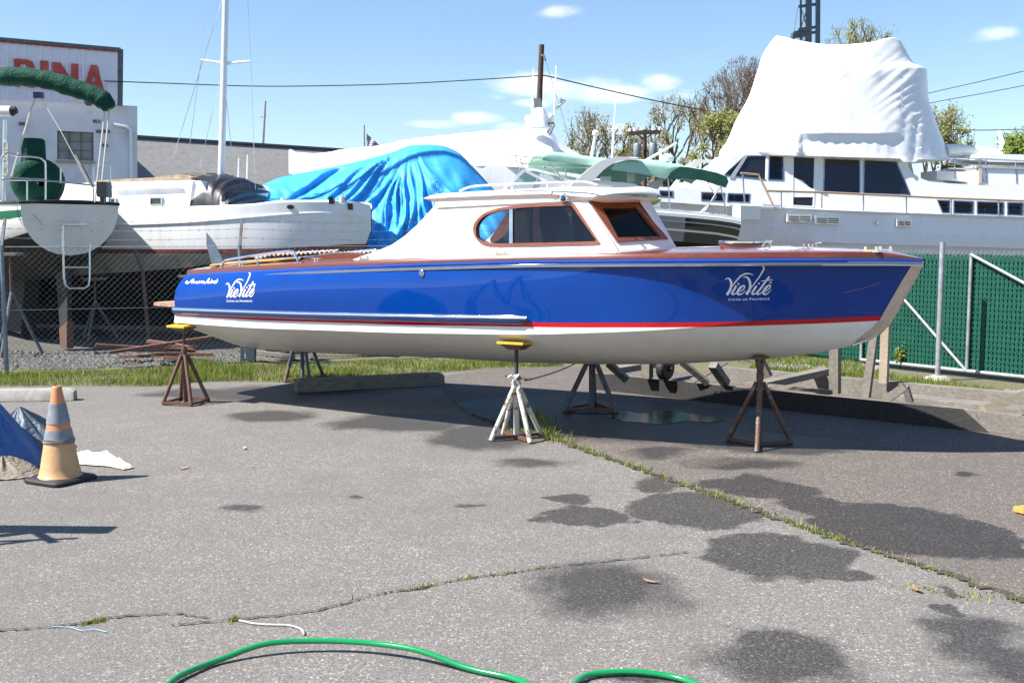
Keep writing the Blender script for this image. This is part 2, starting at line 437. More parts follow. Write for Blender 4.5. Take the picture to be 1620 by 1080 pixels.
inpoly([g(270, 606), g(340, 604), g(400, 600), g(420, 585), g(300, 584)], 1600, spots, 1.4, 2.6)
inpoly([g(1180, 592), g(1260, 590), g(1330, 602), g(1400, 612), g(1560, 630), g(1590, 622), g(1400, 592), g(1300, 562), g(1200, 560)], 15000, spots, .5, 1.2)
inpoly([g(905, 572), g(1200, 575), g(1200, 560), g(905, 560)], 3000, spots)
blades('grass', spots, .08, .003, [GR[0], GR[1], GR[0], GR[2], GR[3]], 'rough green grass along the edge of the asphalt lot', 2)
# tufts in the joint and cracks
tuft = []
def along(pts, n, w, s0, s1, dens=None):
    P = resample([V((*g(*p), 0)) for p in pts], 200)
    for _ in range(n):
        i = rnd.randrange(199)
        if dens and not any(a <= i/199 <= b for a, b in dens) and rnd.random() < .9: continue
        p = P[i]; tuft.append((p.x+rnd.gauss(0, w), p.y+rnd.gauss(0, w), rnd.uniform(s0, s1)))
along(seam[3:], 900, .026, .2, .7)
along(seam[1:12], 2600, .02, .3, .95, [(.30, .42), (.47, .56), (.6, .66), (.72, .83), (.9, .97)])
along([(845, 655), (868, 692), (900, 702)], 700, .06, .8, 2.0)
along([(545, 955), (600, 940), (660, 932), (740, 915), (800, 908), (870, 898)], 420, .01, .25, .6, [(.28, .44), (.55, .63), (.75, .83), (.93, 1)])
along([(130, 989), (170, 980)], 90, .01, .25, .6); along([(362, 984), (378, 979)], 60, .01, .25, .6); along([(1430, 925), (1470, 935), (1600, 950)], 170, .05, .2, .5)
blades('weeds', tuft, .046, .003, [GR[0], GR[1], GR[2], GR[2], GR[3]], 'weeds and grass tufts growing in the asphalt joint', 3, .9)
# loose stones by the fence
def stones(name, poly, n, r, m, label, seed):
    rn = random.Random(seed); mb = MB(); xs = [p[0] for p in poly]; ys = [p[1] for p in poly]; k = 0
    while k < n:
        x = rn.uniform(min(xs), max(xs)); y = rn.uniform(min(ys), max(ys))
        if not pip((x, y), poly): continue
        k += 1; s = r*rn.uniform(.4, 1.3); b = mb.pts([V((x+s*rn.uniform(.6, 1)*dx, y+s*rn.uniform(.6, 1)*dy, s*dz*.7)) for dx, dy, dz in ((1, 0, 0), (0, 1, 0), (-1, 0, 0), (0, -1, 0), (rn.uniform(-.3, .3), rn.uniform(-.3, .3), rn.uniform(.5, 1)))])
        for q in ((0, 1, 4), (1, 2, 4), (2, 3, 4), (3, 0, 4)): mb.face([b+i for i in q])
    return tag(mb.build(name, m, fix=False, smooth=False), label, kind='stuff')
stones('gravel', [g(1215, 572), g(1300, 566), g(1400, 575), g(1390, 585), g(1290, 585), g(1215, 582)], 2200, .045, M['gravel'], 'pale gravel stones along the foot of the green gate', 4)
stones('gravel', [g(1500, 622), g(1640, 618), g(1660, 640), g(1560, 640)], 1500, .04, M['gravel'], 'pale gravel spread behind the right end of the timbers', 6)
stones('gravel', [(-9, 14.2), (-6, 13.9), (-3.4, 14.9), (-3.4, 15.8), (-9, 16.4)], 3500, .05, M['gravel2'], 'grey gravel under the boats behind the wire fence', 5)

gp_ = [g(-80, 1120), g(1700, 1120), g(1700, 700), g(900, 690), g(100, 660), g(-80, 700)]
stones('grit', gp_, 1500, .0065, M['gravel'], 'loose grit scattered over the asphalt lot', 8)
# ================================================================== THE BLUE RUNABOUT
class Frame:
    """a hull's own frame: x along the keel (towards the bow), y to the far side, z up"""
    def __init__(s, o, ang_d, flip=1):
        s.o = V((o[0], o[1], 0)); d = V((ang_d[0], ang_d[1], 0)).normalized(); s.d = d
        s.n = V((-d.y, d.x, 0)) if flip > 0 else V((d.y, -d.x, 0))
    def w(s, x, y, z): return s.o+s.d*x+s.n*y+V((0, 0, z))
    def b(s, p): q = p-s.o; return V((q.dot(s.d), q.dot(s.n), p.z))
    def lift(s, px, py, yf, t0=4., t1=60.):
        """where the sight line through a photo pixel meets the surface y = yf(x, z)"""
        r = ray(px, py); fn = lambda t: (lambda q: q.y-yf(q.x, q.z))(s.b(CAMP+r*t))
        for _ in range(60):
            m = (t0+t1)/2
            if fn(m) < 0: t0 = m
            else: t1 = m
        return CAMP+r*((t0+t1)/2)
    def flat(s, y): return lambda px, py: s.lift(px, py, lambda x, z: y)
    def mir(s, p): q = s.b(p); return s.w(q.x, -q.y, q.z)
_k = F*.0+.836*1.03
A0 = V((-2.85*1.03, 13.8*_k, 0)); A1 = V((1.96*1.03, 10.36*_k, 0))
BT = Frame(A0, A1-A0)
def boat_hull():
    global BT, XS, XC
    bc0 = .97
    x0 = BT.b(BT.lift(275, 510, lambda x, z: -bc0)).x
    BT = Frame(BT.o+BT.d*x0, BT.d)
    XS = BT.b(BT.lift(1461, 409, lambda x, z: 0)).x
    XC = BT.b(BT.lift(1426, 479, lambda x, z: 0)).x
boat_hull()
bs = curve([(0, .76), (.07, .83), (.14, .91), (.28, 1.0), (.42, 1.03), (.55, 1.025), (.68, .96), (.80, .80), (.90, .52), (.96, .25), (1, .014)])
bc = curve([(0, .97), (.15, .99), (.3, 1.03), (.45, 1.05), (.58, 1.015), (.72, .90), (.84, .62), (.93, .27), (1, .012)])
Bs = lambda x: bs(x/XS); Bc = lambda x: bc(x/XC)
def boatcurve(tr, yf):
    P = [BT.b(BT.lift(px, py, yf)) for px, py in tr]; P.sort(key=lambda p: p.x)
    return curve([(p.x, p.z) for p in P]), P[0].x, P[-1].x
zs, xs0, xs1 = boatcurve([(297, 434), (345, 431), (413, 427), (490, 423), (567, 420), (700, 415.5), (840, 411.5), (980, 410), (1120, 409), (1300, 408), (1400, 408), (1461, 409)], lambda x, z: -Bs(x))
zc, xc0, xc1 = boatcurve([(275, 510), (390, 518), (502, 522), (600, 525.5), (700, 527.5), (830, 529), (936, 526.5), (1084, 519), (1140, 513.5), (1200, 506), (1280, 496), (1360, 487), (1426, 479)], lambda x, z: -Bc(x))
kp = [BT.b(BT.lift(px, py, lambda x, z: 0)) for px, py in ((372, 545), (398, 551), (463, 555.5), (580, 561), (700, 566), (818, 573), (936, 576), (1055, 576), (1150, 571), (1217, 567), (1280, 560), (1333, 550), (1370, 539), (1393, 527), (1410, 508), (1426, 479))]
# lower strake: topsides start on the hull's own bottom edge; both lofts share NU stations
NU, NV, NB = 110, 16, 12
kres = resample([(p.x, 0, p.z) for p in kp], 400)
ktot = len(kres)-1
def keel_pt(u):
    # stations follow x for the long run, then close up round the forefoot
    i = min(ktot, max(0, u*ktot)); k = int(i); return kres[k].lerp(kres[min(ktot, k+1)], i-k)
def topside(u, v):
    xa = lerp(xc0, xc1, u); xb = lerp(xs0, xs1, u)
    a = (xa, Bc(xa), zc(xa)); b = (xb, Bs(xb), zs(xb))
    bulge = curve([(0, .10), (.2, .06), (.45, .035), (.62, .02), (.8, -.012), (.93, -.012), (1, 0)])(u)*6.75*v*v*(1-v)
    vv = v
    return (lerp(a[0], b[0], vv)-.0, lerp(a[1], b[1], vv**(1+1.0*sm((u-.6)/.3)))+bulge, lerp(a[2], b[2], vv))
def bottom(u, v):
    k = keel_pt(u); xa = lerp(xc0, xc1, u); a = V((xa, Bc(xa), zc(xa)))
    p = V(k).lerp(a, v); bulge = curve([(0, .0), (.4, .015), (.7, .05), (.9, .035), (1, 0)])(u)*4*v*(1-v)
    return (p.x, p.y+bulge*.5, p.z-bulge)
def hull_mesh():
    mb = MB(); US = [i/(NU-1) for i in range(NU)]
    for sgn in (-1, 1):
        rows = []
        for u in US:
            row = [bottom(u, j/NB) for j in range(NB)]+[topside(u, j/NV) for j in range(NV+1)]
            rows.append([BT.w(x, sgn*y, z) for x, y, z in row])
        mb.grid(rows)
    tr = [bottom(0, j/NB) for j in range(NB)]+[topside(0, j/NV) for j in range(NV+1)]
    mb.grid([[BT.w(x, -y, z) for x, y, z in tr], [BT.w(x-.02*(1-abs(y)), 0, z) for x, y, z in tr], [BT.w(x, y, z) for x, y, z in tr]])
    return mb
hm = hull_mesh()
HB = BVHTree.FromPolygons(hm.v, hm.f)
def on_hull(px, py, off=.0):
    r = ray(px, py).normalized(); h = HB.ray_cast(CAMP, r)
    if h[0] is None:
        h = HB.find_nearest(CAMP+r*9.5)
        return h[0]
    n = h[1]
    if n.dot(r) > 0: n = -n
    return h[0]+n*off
zred = curve(sorted([(BT.b(on_hull(px, py)).x, BT.b(on_hull(px, py)).z) for px, py in ((278, 499), (400, 506), (520, 510), (640, 514), (780, 516), (900, 518), (1000, 518), (1100, 517.5), (1200, 515), (1300, 511.5), (1394, 507))]))
def paint_mat():
    n = NT('hull_paint'); at_ = n.add('ShaderNodeAttribute', attribute_name='line').outputs['Fac']
    co = n.coord(); f = n.noise(co, 1.6, 3); f2 = n.noise(co, 5, 6, .7)
    blue = n.mix(n.ramp(f, .3, .7), (.0015, .039, .235), (.002, .048, .27))
    white = n.mix(n.ramp(f2, .45, .75, 0, .35), (.82, .81, .77), (.56, .54, .47))
    red = (.55, .008, .012)
    st1 = n.math('GREATER_THAN', at_, 0.0); st2 = n.math('GREATER_THAN', at_, .038)
    c = n.mix(st2, n.mix(st1, white, red), blue)
    n.set(Base_Color=c, Roughness=n.mix(st1, (.35, .35, .35), (.04, .04, .04)), Coat_Weight=n.math('MULTIPLY', st1, .05), Coat_Roughness=.015, Specular_IOR_Level=.36)
    return n.m
M['hull'] = paint_mat()
M['blue'] = mat('blue_topside', (.004, .06, .38), .05, 0, .05, 2, coat=1.)
M['shade_blue'] = mat('shaded_blue_strake', (.004, .022, .13), .06, 0, .05, 2, coat=1.)  # blue darkened for the strake; its shade sits in the colour
RB = thing('motor_launch', 'glossy blue wooden motor launch with white hardtop, propped on jack stands', 'boat', BT.w(3.6, 0, 0))
def line_attr(o, off):
    a = o.data.attributes.new('line', 'FLOAT', 'POINT')
    vals = []
    for v in o.data.vertices:
        q = BT.b(v.co+off); vals.append(q.z-zred(q.x))
    a.data.foreach_set('value', vals)
hull = hm.build('hull', M['hull'], RB, angle=24); line_attr(hull, wloc(RB))
def strip(px_a, px_b, n, off, th=.004):
    """band between two photo curves laid on the hull"""
    A = resample([(p[0], p[1], 0) for p in px_a], n); B = resample([(p[0], p[1], 0) for p in px_b], n)
    mb = MB(); mb.grid([[on_hull(a.x+(b.x-a.x)*k/4, a.y+(b.y-a.y)*k/4, off) for k in range(5)] for a, b in zip(A, B)]); return mb
# stainless cutwater wrapping the stem, both sides, built along the stem itself
def cutwater():
    prof = [BT.b(BT.lift(px, py, lambda x, z: 0)) for px, py in ((1461, 413), (1450, 437), (1430, 473), (1407, 513), (1390, 530), (1370, 540), (1350, 547))]
    wid = [.05, .068, .072, .072, .068, .055, .012]
    P = resample([(p.x, 0, p.z) for p in prof], 40); mb = MB()
    for sg in (-1, 1):
        rows = []
        for i, p in enumerate(P):
            w_ = curve([(k/6, wid[k]) for k in range(7)])(i/39); row = []
            t = (P[min(39, i+1)]-P[max(0, i-1)]).normalized(); inn = V((-abs(t.z), 0, abs(t.x)*.8)).normalized()
            for k in range(6):
                q = p+inn*w_*k/5
                o = BT.w(q.x, sg*3, q.z); h = HB.ray_cast(o, BT.n*(-sg))
                if h[0] is None or abs(BT.b(h[0]).y) > .4: row.append(BT.w(q.x, sg*.012, q.z))
                else: row.append(h[0]+BT.n*sg*.005)
            row = [BT.w(p.x+.008, 0, p.z)]+row; rows.append(row)
        mb.grid(rows)
    return mb
M['cutw'] = mat('brushed_cutwater', (.60, .57, .52), .33, .9, .1, 30, .05, 120)
cutwater().build('cutwater', M['cutw'], RB, angle=60)
# sheer: blue band + bright rub rail + mahogany toe band
US = [i/159 for i in range(160)]
def sheer_pt(u, dy=0., dz=0., sg=-1):
    x = lerp(xs0, xs1, u); return BT.w(x, sg*max(.006, Bs(x)+dy), zs(x)+dz)
def rail_mesh(prof):
    mb = MB()
    for sg in (-1, 1): mb.grid([[sheer_pt(u, dy, dz, sg) for dy, dz in prof] for u in US], cv=True)
    return mb
rail_mesh([(.0, 0), (.012, -.002), (.015, -.012), (.012, -.023), (0, -.024)]).build('sheer_band', M['blue'], RB, angle=50)
rail_mesh([(.0, -.0245), (.013, -.0248), (.034, -.047), (.030, -.058), (0, -.059)]).build('rub_rail', M['chrome'], RB, angle=50)
def toe(u, sg):
    x = lerp(xs0, xs1, u); e = min(1, (1-u)/.04); return [sheer_pt(u, dy, dz*max(.1, e), sg) for dy, dz in ((.012, .0005), (.004, .038), (-.006, .046), (-.03, .046))]
mb = MB()
for sg in (-1, 1): mb.grid([toe(u, sg) for u in US])
mb.build('toe_band', M['mahog'], RB)
# deck
def deck_z(x, y):
    u = (x-xs0)/(xs1-xs0); e = max(.1, min(1, (1-u)/.04)); b = max(.02, Bs(x)-.03)
    cr = curve([(0, .05), (.2, .055), (.4, .03), (.6, .028), (.8, .05), (1, .0)])(u)
    return zs(x)+.046*e+cr*(1-min(1, abs(y)/b)**2)
mb = MB(); mb.grid([[BT.w(x, y, deck_z(x, y)) for y in [max(.004, Bs(x)-.03)*k/12 for k in range(-12, 13)]] for x in [lerp(xs0, xs1, u) for u in US]])
mb.poly([BT.w(xs0, y, deck_z(xs0, y)) for y in [(Bs(xs0)-.03)*k/12 for k in range(-12, 13)]]+[BT.w(xs0, Bs(xs0), zs(xs0)), BT.w(xs0, -Bs(xs0), zs(xs0))])
mb.build('deck', M['mahogdeck'], RB)
# spray strake along the after half
def strake():
    pts = [(277, 487), (330, 489), (400, 491.5), (475, 494), (560, 496), (640, 498), (740, 500), (810, 501.5), (836, 502)]
    C = [BT.b(on_hull(px, py+4)) for px, py in smooth_path([V((a, b, 0)) for a, b in pts], 6) for px, py in ((px, py),)] if False else [BT.b(on_hull(p.x, p.y+4)) for p in smooth_path([V((a, b, 0)) for a, b in pts], 7)]
    return C
SK = strake()
def strake_mesh(prof, tip=True):
    mb = MB(); n = len(SK)
    for sg in (-1, 1):
        rows = []
        for i, q in enumerate(SK):
            e = 1-max(0, (i-(n-6))/5)**2*.75 if tip else 1
            rows.append([BT.w(q.x, sg*(abs(q.y)-.004+dy*e), q.z+dz*(e if tip else 1)) for dy, dz in prof])
        mb.grid(rows, cv=True); mb.face(range(len(mb.v)-len(prof), len(mb.v)))
    return mb
strake_mesh([(0, .046), (.02, .04), (.034, .026), (.041, .010), (.041, -.012), (.034, -.028), (.02, -.038), (0, -.042)]).build('spray_strake', M['shade_blue'], RB, angle=60)
strake_mesh([(.026, .036), (.034, .036), (.046, .018), (.046, .010), (.036, .010)], False).build('strake_trim', M['chrome'], RB, angle=60)
# ------------------------------------------------ cabin
def ycab(x, z): return -(.87-.14*(z-1.5)-.25*sm((x-1.6)/3.1))
cab = lambda p: BT.lift(p[0], p[1], ycab)
inw = lambda d: (lambda w: (BT.n*d))
side = [(553, 412.5), (576, 404), (598, 396.5), (620, 387), (640, 373.5), (659, 356.5), (673, 342), (687, 326), (687, 314), (936, 303), (926, 312), (984, 408), (880, 410), (788, 412), (700, 414), (640, 415), (590, 416)]
def round_loop(pts, n=5): return [(p.x, p.y) for p in smooth_path([V((a, b, 0)) for a, b in pts+[pts[0]]], n)[:-1]]
win_out = round_loop([(750, 363), (752, 351), (763, 340), (783, 331.5), (809, 326.5), (850, 323.4), (890, 321.8)], 4)[:24]
def dshape(i):
    c = smooth_path([V(p) for p in ((790, 389.3-i, 0), (770, 387.5-i, 0), (757, 381-i, 0), (750+i, 368, 0), (751+i, 354+i*.5, 0), (763+i*.6, 340+i*.8, 0), (783+i*.3, 331+i, 0), (809, 326.3+i, 0), (850, 323+i, 0), (906-i*.2, 321.3+i, 0))], 6)
    return [(p.x, p.y) for p in c]+[(909-i*.8, 322+i), (950-i*1.4, 384.5-i), (946-i, 386-i), (880, 387.6-i), (830, 388.6-i)]
wo, wi = dshape(0), dshape(4.2)
fwd_ = lambda L_: [(p[0]+21*sm((p[0]-880)/28), p[1]) for p in L_]
wo_f, wi_f = fwd_(wo), fwd_(wi)      # the far side's light reaches a little further forward
mb = MB().prism(side, BT.n*.035, [wo], cab, 26); far = MB().prism(side, BT.n*.035, [wo_f], cab, 26).mirrored(BT.mir)
cabin = mb.build('cabin_side', M['gel'], RB); far.build('cabin_side', M['gel'], RB)
fr = MB().prism(wo, BT.n*.06, [wi], lambda p: cab(p)-BT.n*.012); fr2 = MB().prism(wo_f, BT.n*.06, [wi_f], lambda p: cab(p)-BT.n*.012).mirrored(BT.mir)
f1 = fr.build('window_frame', M['mahogf'], RB); f2 = fr2.build('window_frame', M['mahogf'], RB)
M['glass'] = glass('clear_glass', (.80, .86, .86)); M['tint'] = glass('smoked_glass', (.62, .59, .58), 1.0)
k = [p for p in wi if p[0] <= 810]; aft = sorted([p for p in wi if p[0] < 808], key=lambda p: atan2(p[1]-358, p[0]-790))
gl = lambda loop: MB().prism(loop, BT.n*.006, (), lambda p: cab(p)+BT.n*.012)
aftl = [p for p in wi if p[0] < 806]
ia = wi.index(aftl[0])
fore = [(812, 330.4)]+[p for p in wi if p[0] > 812 and p[1] < 340]+[p for p in wi if p[0] > 812 and p[1] >= 340]+[(812, 384.2)]
aftp = [(806, 384.2)]+[p for p in wi if p[0] < 806]+[(806, 330.8)]
for lp, m in ((fore, 'tint'), (aftp, 'glass')):
    a = gl(lp); b = gl(fwd_(lp)).mirrored(BT.mir)
    a.build('window_pane', M[m], f1); b.build('window_pane', M['glass'], f2)
dv = MB().prism([(806, 327.5), (811.5, 327.2), (811.5, 388), (806, 388)], BT.n*.03, (), lambda p: cab(p)-BT.n*.006)
dv2 = dv.mirrored(BT.mir); dv.build('window_divider', M['steel'], f1); dv2.build('window_divider', M['steel'], f2)
# windscreen: two raked panes meeting on the centreline
q = [BT.lift(978, 402, ycab), BT.lift(926, 312, ycab), BT.lift(1069, 391, lambda x, z: -.0)]
wn_ = (q[1]-q[0]).cross(q[2]-q[0]).normalized()
if wn_.dot(BT.d) < 0: wn_ = -wn_
def wsp(p):
    r = ray(*p); return CAMP+r*((q[0]-CAMP).dot(wn_)/r.dot(wn_))
wf = [(932, 320), (1012, 318.3), (1056, 379), (976, 384)]; wg = [(951, 328.5), (1006, 328), (1044, 375), (977, 377)]
scr = [(924, 306), (1020, 303), (1073, 396), (982, 409)]
s_ = MB().prism(scr, -wn_*.03, [wf], wsp, None); s2 = s_.mirrored(BT.mir)
s_.build('windscreen_surround', M['gel'], RB); s2.build('windscreen_surround', M['gel'], RB)
s_ = MB().prism(wf, -wn_*.05, [wg], lambda p: wsp(p)+wn_*.012); s2 = s_.mirrored(BT.mir)
a_ = s_.build('windscreen_frame', M['mahogf'], RB); b_ = s2.build('windscreen_frame', M['mahogf'], RB)
s_ = MB().prism(wg, -wn_*.006, (), lambda p: wsp(p)-wn_*.012); s2 = s_.mirrored(BT.mir)
s_.build('windscreen_pane', M['glass'], a_); s2.build('windscreen_pane', M['glass'], b_)
# roof
RYf = lambda x: -ycab(x, 2.12)+.05
zr_, xr0, xr1 = boatcurve([(662, 311.5), (741, 307.5), (850, 303.8), (951, 302)], lambda x, z: -RYf(x))
xfront = BT.b(BT.lift(1031, 316, lambda x, z: 0)).x
xa_ = BT.b(BT.lift(940, 303, lambda x, z: -RYf(x))).x
def roof_loop(s):
    out = []; ts = [-1, -.985, -.94, -.82, -.6, -.3, 0, .3, .6, .82, .94, .985, 1]
    def pt(t, top):
        x1 = xfront-(xfront-xa_)*abs(t)**3.2; x0 = xr0+.02+.10*abs(t)**6*.3
        x = lerp(x0, x1, s); yy = t*RYf(x); zz = zr_(min(x, xr1))
        th = (.034+.022*s)*max(0., 1-abs(t)**14)+.003; th *= max(.12, min(1, s/.03, (1-s)/.035))**.6
        return BT.w(x, yy, zz-.016-.03*sm((s-.7)/.3)+.022*(1-t*t)+(th if top else -th*1.05-.0))
    return [pt(t, True) for t in ts]+[pt(t, False) for t in ts[::-1]]
mb = MB(); mb.grid([roof_loop(1-(1-i/50)**1) for i in range(51)], cv=True); nn = 26
mb.face(range(nn)); mb.face(range(len(mb.v)-nn, len(mb.v)))
roof = mb.build('roof', M['cream'], RB, angle=60)
# fascia under the roof edge (cream soffit boards)
for sg in (-1, 1):
    mb = MB(); rows = []
    for i in range(20):
        p = BT.b(cab((lerp(690, 930, i/19), lerp(329, 316.5, i/19)))); t = BT.b(cab((lerp(690, 930, i/19), lerp(317, 304, i/19))))
        rows.append([BT.w(p.x, sg*(abs(p.y)+.012), p.z), BT.w(t.x, sg*(abs(t.y)+.022), t.z+.02)])
    mb.grid(rows); mb.build('fascia', M['cream'], RB)
# roof handrails, nav light, searchlight base
for sg in (-1, 1):
    P = []
    zt = lambda x: zr_(min(x, xr1))+.035
    xl, xh = BT.b(BT.lift(727, 299, lambda x, z: -.62)).x, BT.b(BT.lift(925, 292, lambda x, z: -.62)).x
    pts = [BT.w(xl, sg*.62, zt(xl)), BT.w(xl+.09, sg*.62, zt(xl)+.03)]+[BT.w(lerp(xl+.2, xh, i/6), sg*.62, zt(lerp(xl+.2, xh, i/6))+.038) for i in range(7)]+[BT.w(xh+.12, sg*.62, zt(xh)+.01)]
    hr = MB().tube(smooth_path(pts, 4), .0095, 8)
    for i in (2, 4): hr.tube([BT.w(lerp(xl+.2, xh, i/6), sg*.62, zt(xl)-.01), BT.w(lerp(xl+.2, xh, i/6), sg*.62, zt(xl)+.035)], .009, 6)
    hr.build('roof_handrail', M['white'], roof)
p = cab((895, 314)); nl = MB().lathe([(.0, 0), (.045, .0), (.05, .02), (.035, .045), (0, .05)], p-BT.n*.0, 14, -BT.n).build('side_light', M['chrome'], RB)
MB().lathe([(.0, .046), (.026, .047), (.018, .058), (0, .062)], p, 12, -BT.n).build('lens', mat('green_lens', (.01, .04, .05), .08, 0, .02, coat=1.), nl)
# interior
fl = lambda x, y: deck_z(x, y)
xw0 = BT.b(cab((760, 360))).x; xw1 = BT.b(cab((948, 385))).x
zsill = BT.b(cab((850, 388))).z; ztop = BT.b(cab((850, 325))).z
def seat(x, y):
    mb = MB(); rows = []
    for i in range(9):
        t = i/8; xx = x-.10*t; hw = .20*(1-.35*max(0, t-.7)/.3)
        rows.append([BT.w(xx+dx, y+hw*a, zsill-.12+.48*t) for dx, a in ((-.05, -1), (-.05, 0), (-.05, 1), (.05, 1), (.06, 0), (.05, -1))])
    mb.grid(rows, cv=True); mb.face(range(len(mb.v)-6, len(mb.v))); mb.face(range(6))
    mb.box(BT.w(x+.25, y, zsill-.10), (.4, .38, .12), Matrix.Rotation(atan2(BT.d.y, BT.d.x), 3, 'Z'))
    return mb
for y in (-.30, .30): seat(lerp(xw0, xw1, .55), y).build('helm_seat', M['blackvinyl'], RB)
bl = MB().prism([(812, 330.4), (850, 326.5), (893, 324.5), (893, 384.6), (812, 384.2)], BT.n*.006, (), lambda p: cab(p)+BT.n*.06).mirrored(BT.mir); bl.build('window_blind', mat('brown_blind', (.19, .155, .14), .8, 0, .15, 3), RB)
# curved mahogany bulkhead behind the after pane, both sides
lin = [(640, 377), (689, 322), (925, 313), (978, 403), (880, 402), (788, 404), (640, 409)]
lm = MB().prism(lin, BT.n*.008, [wo], lambda p: cab(p)+BT.n*.036, 30); lm2 = MB().prism(lin, BT.n*.008, [wo_f], lambda p: cab(p)+BT.n*.036, 30).mirrored(BT.mir); lm.build('cabin_lining', M['mahog'], RB); lm2.build('cabin_lining', M['mahog'], RB)
mb = MB(); arc = smooth_path([V((768, 388, 0)), (790, 379, 0), (803, 366, 0), (811, 350, 0), (818, 330, 0)], 5)
mb.prism([(p.x, p.y) for p in arc]+[(840, 326), (840, 392), (768, 392)], BT.n*.03, (), lambda p: BT.lift(p[0], p[1], lambda x, z: -.45))
mb.build('bulkhead', M['mahog'], RB)
xd = BT.b(wsp((977, 381))).x-.12
R_ = Matrix.Rotation(atan2(BT.d.y, BT.d.x), 3, 'Z')
MB().box(BT.w(xd, 0, zsill-.06), (.28, .96, .16), R_).build('dashboard', M['mahog'], RB)
MB().tube([BT.w(xd-.25+.05*sin(a), -.28+.16*cos(a), zsill+.12+.19*sin(a)) for a in [2*pi*i/20 for i in range(20)]], .014, 6, closed=True).tube([BT.w(xd-.05, -.28, zsill+.02), BT.w(xd-.25, -.28, zsill+.12)], .018, 6).build('steering_wheel', M['blackvinyl'], RB)
# cockpit coaming, after hatch with yellow trim, grab rails
def deckline(tr, y): return [BT.b(BT.lift(a, b, lambda x, z: y)) for a, b in tr]
xq0 = BT.b(BT.lift(478, 406, lambda x, z: -.62)).x; xq1 = BT.b(BT.lift(600, 404, lambda x, z: -.7)).x
mb = MB()
for sg in (-1, 1):
    mb.grid([[BT.w(x, sg*(.64+.04*t+a), deck_z(x, .66)-.02+b*(sin(pi*min(1, t*1.0+.0))**.5 if 0 < t < 1 else .0)) for a, b in ((-.03, 0), (-.03, .075), (0, .085), (.03, .075), (.03, 0))] for t, x in [(i/24, lerp(xq0, xq1, i/24)) for i in range(25)]])
mb.grid([[BT.w(xq0+.02-.05*(1-(y/.66)**2), y, deck_z(xq0, y)-.02), BT.w(xq0+.02-.05*(1-(y/.66)**2), y, deck_z(xq0, y)+.035), BT.w(xq0+.06, y, deck_z(xq0, y)+.035), BT.w(xq0+.06, y, deck_z(xq0, y)-.02)] for y in [-.66+1.32*i/12 for i in range(13)]])
mb.build('cockpit_coaming', M['mahog'], RB)
M['varn'] = mat('yellow_varnish', (.62, .36, .06), .25, 0, .1, 10, coat=.6)
xh0, xh1 = .16, xq0-.06
mb = MB(); path = [BT.w(x, -.60, deck_z(x, .60)+.02) for x in [lerp(xh0, xh1, i/14) for i in range(15)]]
path2 = [BT.w(x, .60, deck_z(x, .60)+.02) for x in [lerp(xh1, xh0, i/14) for i in range(15)]]
hp = path+path2
mb.tube(hp, .010, 6, closed=True)
hatch = MB().grid([[BT.w(x, y, deck_z(x, y)+.012+.02*(1-(y/.6)**4)) for y in [-.6+1.2*j/10 for j in range(11)]] for x in [lerp(xh0, xh1, i/14) for i in range(15)]])
ht = hatch.build('engine_hatch', M['mahogdeck'], RB); mb.build('hatch_trim', M['varn'], ht)
for sg in (-1, 1):
    x0_, x1_ = .42, 1.42
    rail = [BT.w(x0_, sg*.70, deck_z(x0_, .7)), BT.w(x0_+.04, sg*.69, deck_z(x0_, .7)+.055), BT.w(x0_+.15, sg*.68, deck_z(x0_, .7)+.085), BT.w(x1_-.12, sg*.66, deck_z(x1_, .66)+.095), BT.w(x1_-.02, sg*.66, deck_z(x1_, .66)+.05), BT.w(x1_+.03, sg*.67, deck_z(x1_, .66))]
    gr = MB().tube(smooth_path(rail, 5), .013, 8).tube([BT.w((x0_+x1_)/2, sg*.69, deck_z(.9, .7)-.01), BT.w((x0_+x1_)/2, sg*.67, deck_z(.9, .7)+.09)], .010, 6)
    gr.build('grab_rail', M['chrome'], RB)
    rp = MB(); pts = [BT.w(lerp(.7, xq0+.35, i/60), sg*.50+.012*sin(i*1.9), deck_z(lerp(.7, 1.6, i/60), .5)+.045+.010*cos(i*1.9)+.03*min(1, i/12)) for i in range(61)]
    rp.tube(pts, .013, 6); rp.build('lacing', M['rope'], RB)
# hardware
def cleat(x, y, s=1., rot=0):
    mb = MB(); z = deck_z(x, y); a, c = cos(rot), sin(rot)
    f = lambda dx, dy, dz: BT.w(x+(dx*a-dy*c)*s, y+(dx*c+dy*a)*s, z+dz*s)
    for dx in (-.035, .035): mb.tube([f(dx, 0, -.005), f(dx*.8, 0, .045)], [.014*s, .010*s], 8)
    mb.tube([f(-.115, 0, .055), f(-.07, 0, .05), f(0, 0, .045), f(.07, 0, .05), f(.115, 0, .055)], [.005*s, .011*s, .013*s, .011*s, .005*s], 8)
    return mb
def onx(px, py, y): return BT.b(BT.lift(px, py, lambda x, z: y)).x
cleat(onx(1275, 393, -.12), -.12, .62, .4).build('cleat', M['chrome'], RB); cleat(onx(1275, 393, -.12), .12, .62, -.4).build('cleat', M['chrome'], RB)
for px, y in ((500, -.86), (381, -.72)):
    x = onx(px, 412, y); cleat(x, y, .55).build('cleat', M['chrome'], RB); cleat(x, -y, .55).build('cleat', M['chrome'], RB)
for px, py in ((1355, 402), (577, 411.5), (794, 405.5)):
    x = onx(px, py, -Bs(6) if px > 1000 else -1.0); y = Bs(x)-.03
    for sg in (-1, 1):
        MB().box(BT.w(x, sg*y, zs(x)+.052), (.11, .035, .02), R_).box(BT.w(x-.04, sg*y, zs(x)+.07), (.02, .03, .03), R_).box(BT.w(x+.04, sg*y, zs(x)+.07), (.02, .03, .03), R_).build('fairlead', M['chrome'], RB)
hx0, hx1 = onx(1124, 390, -.28), onx(1218, 390, -.0)
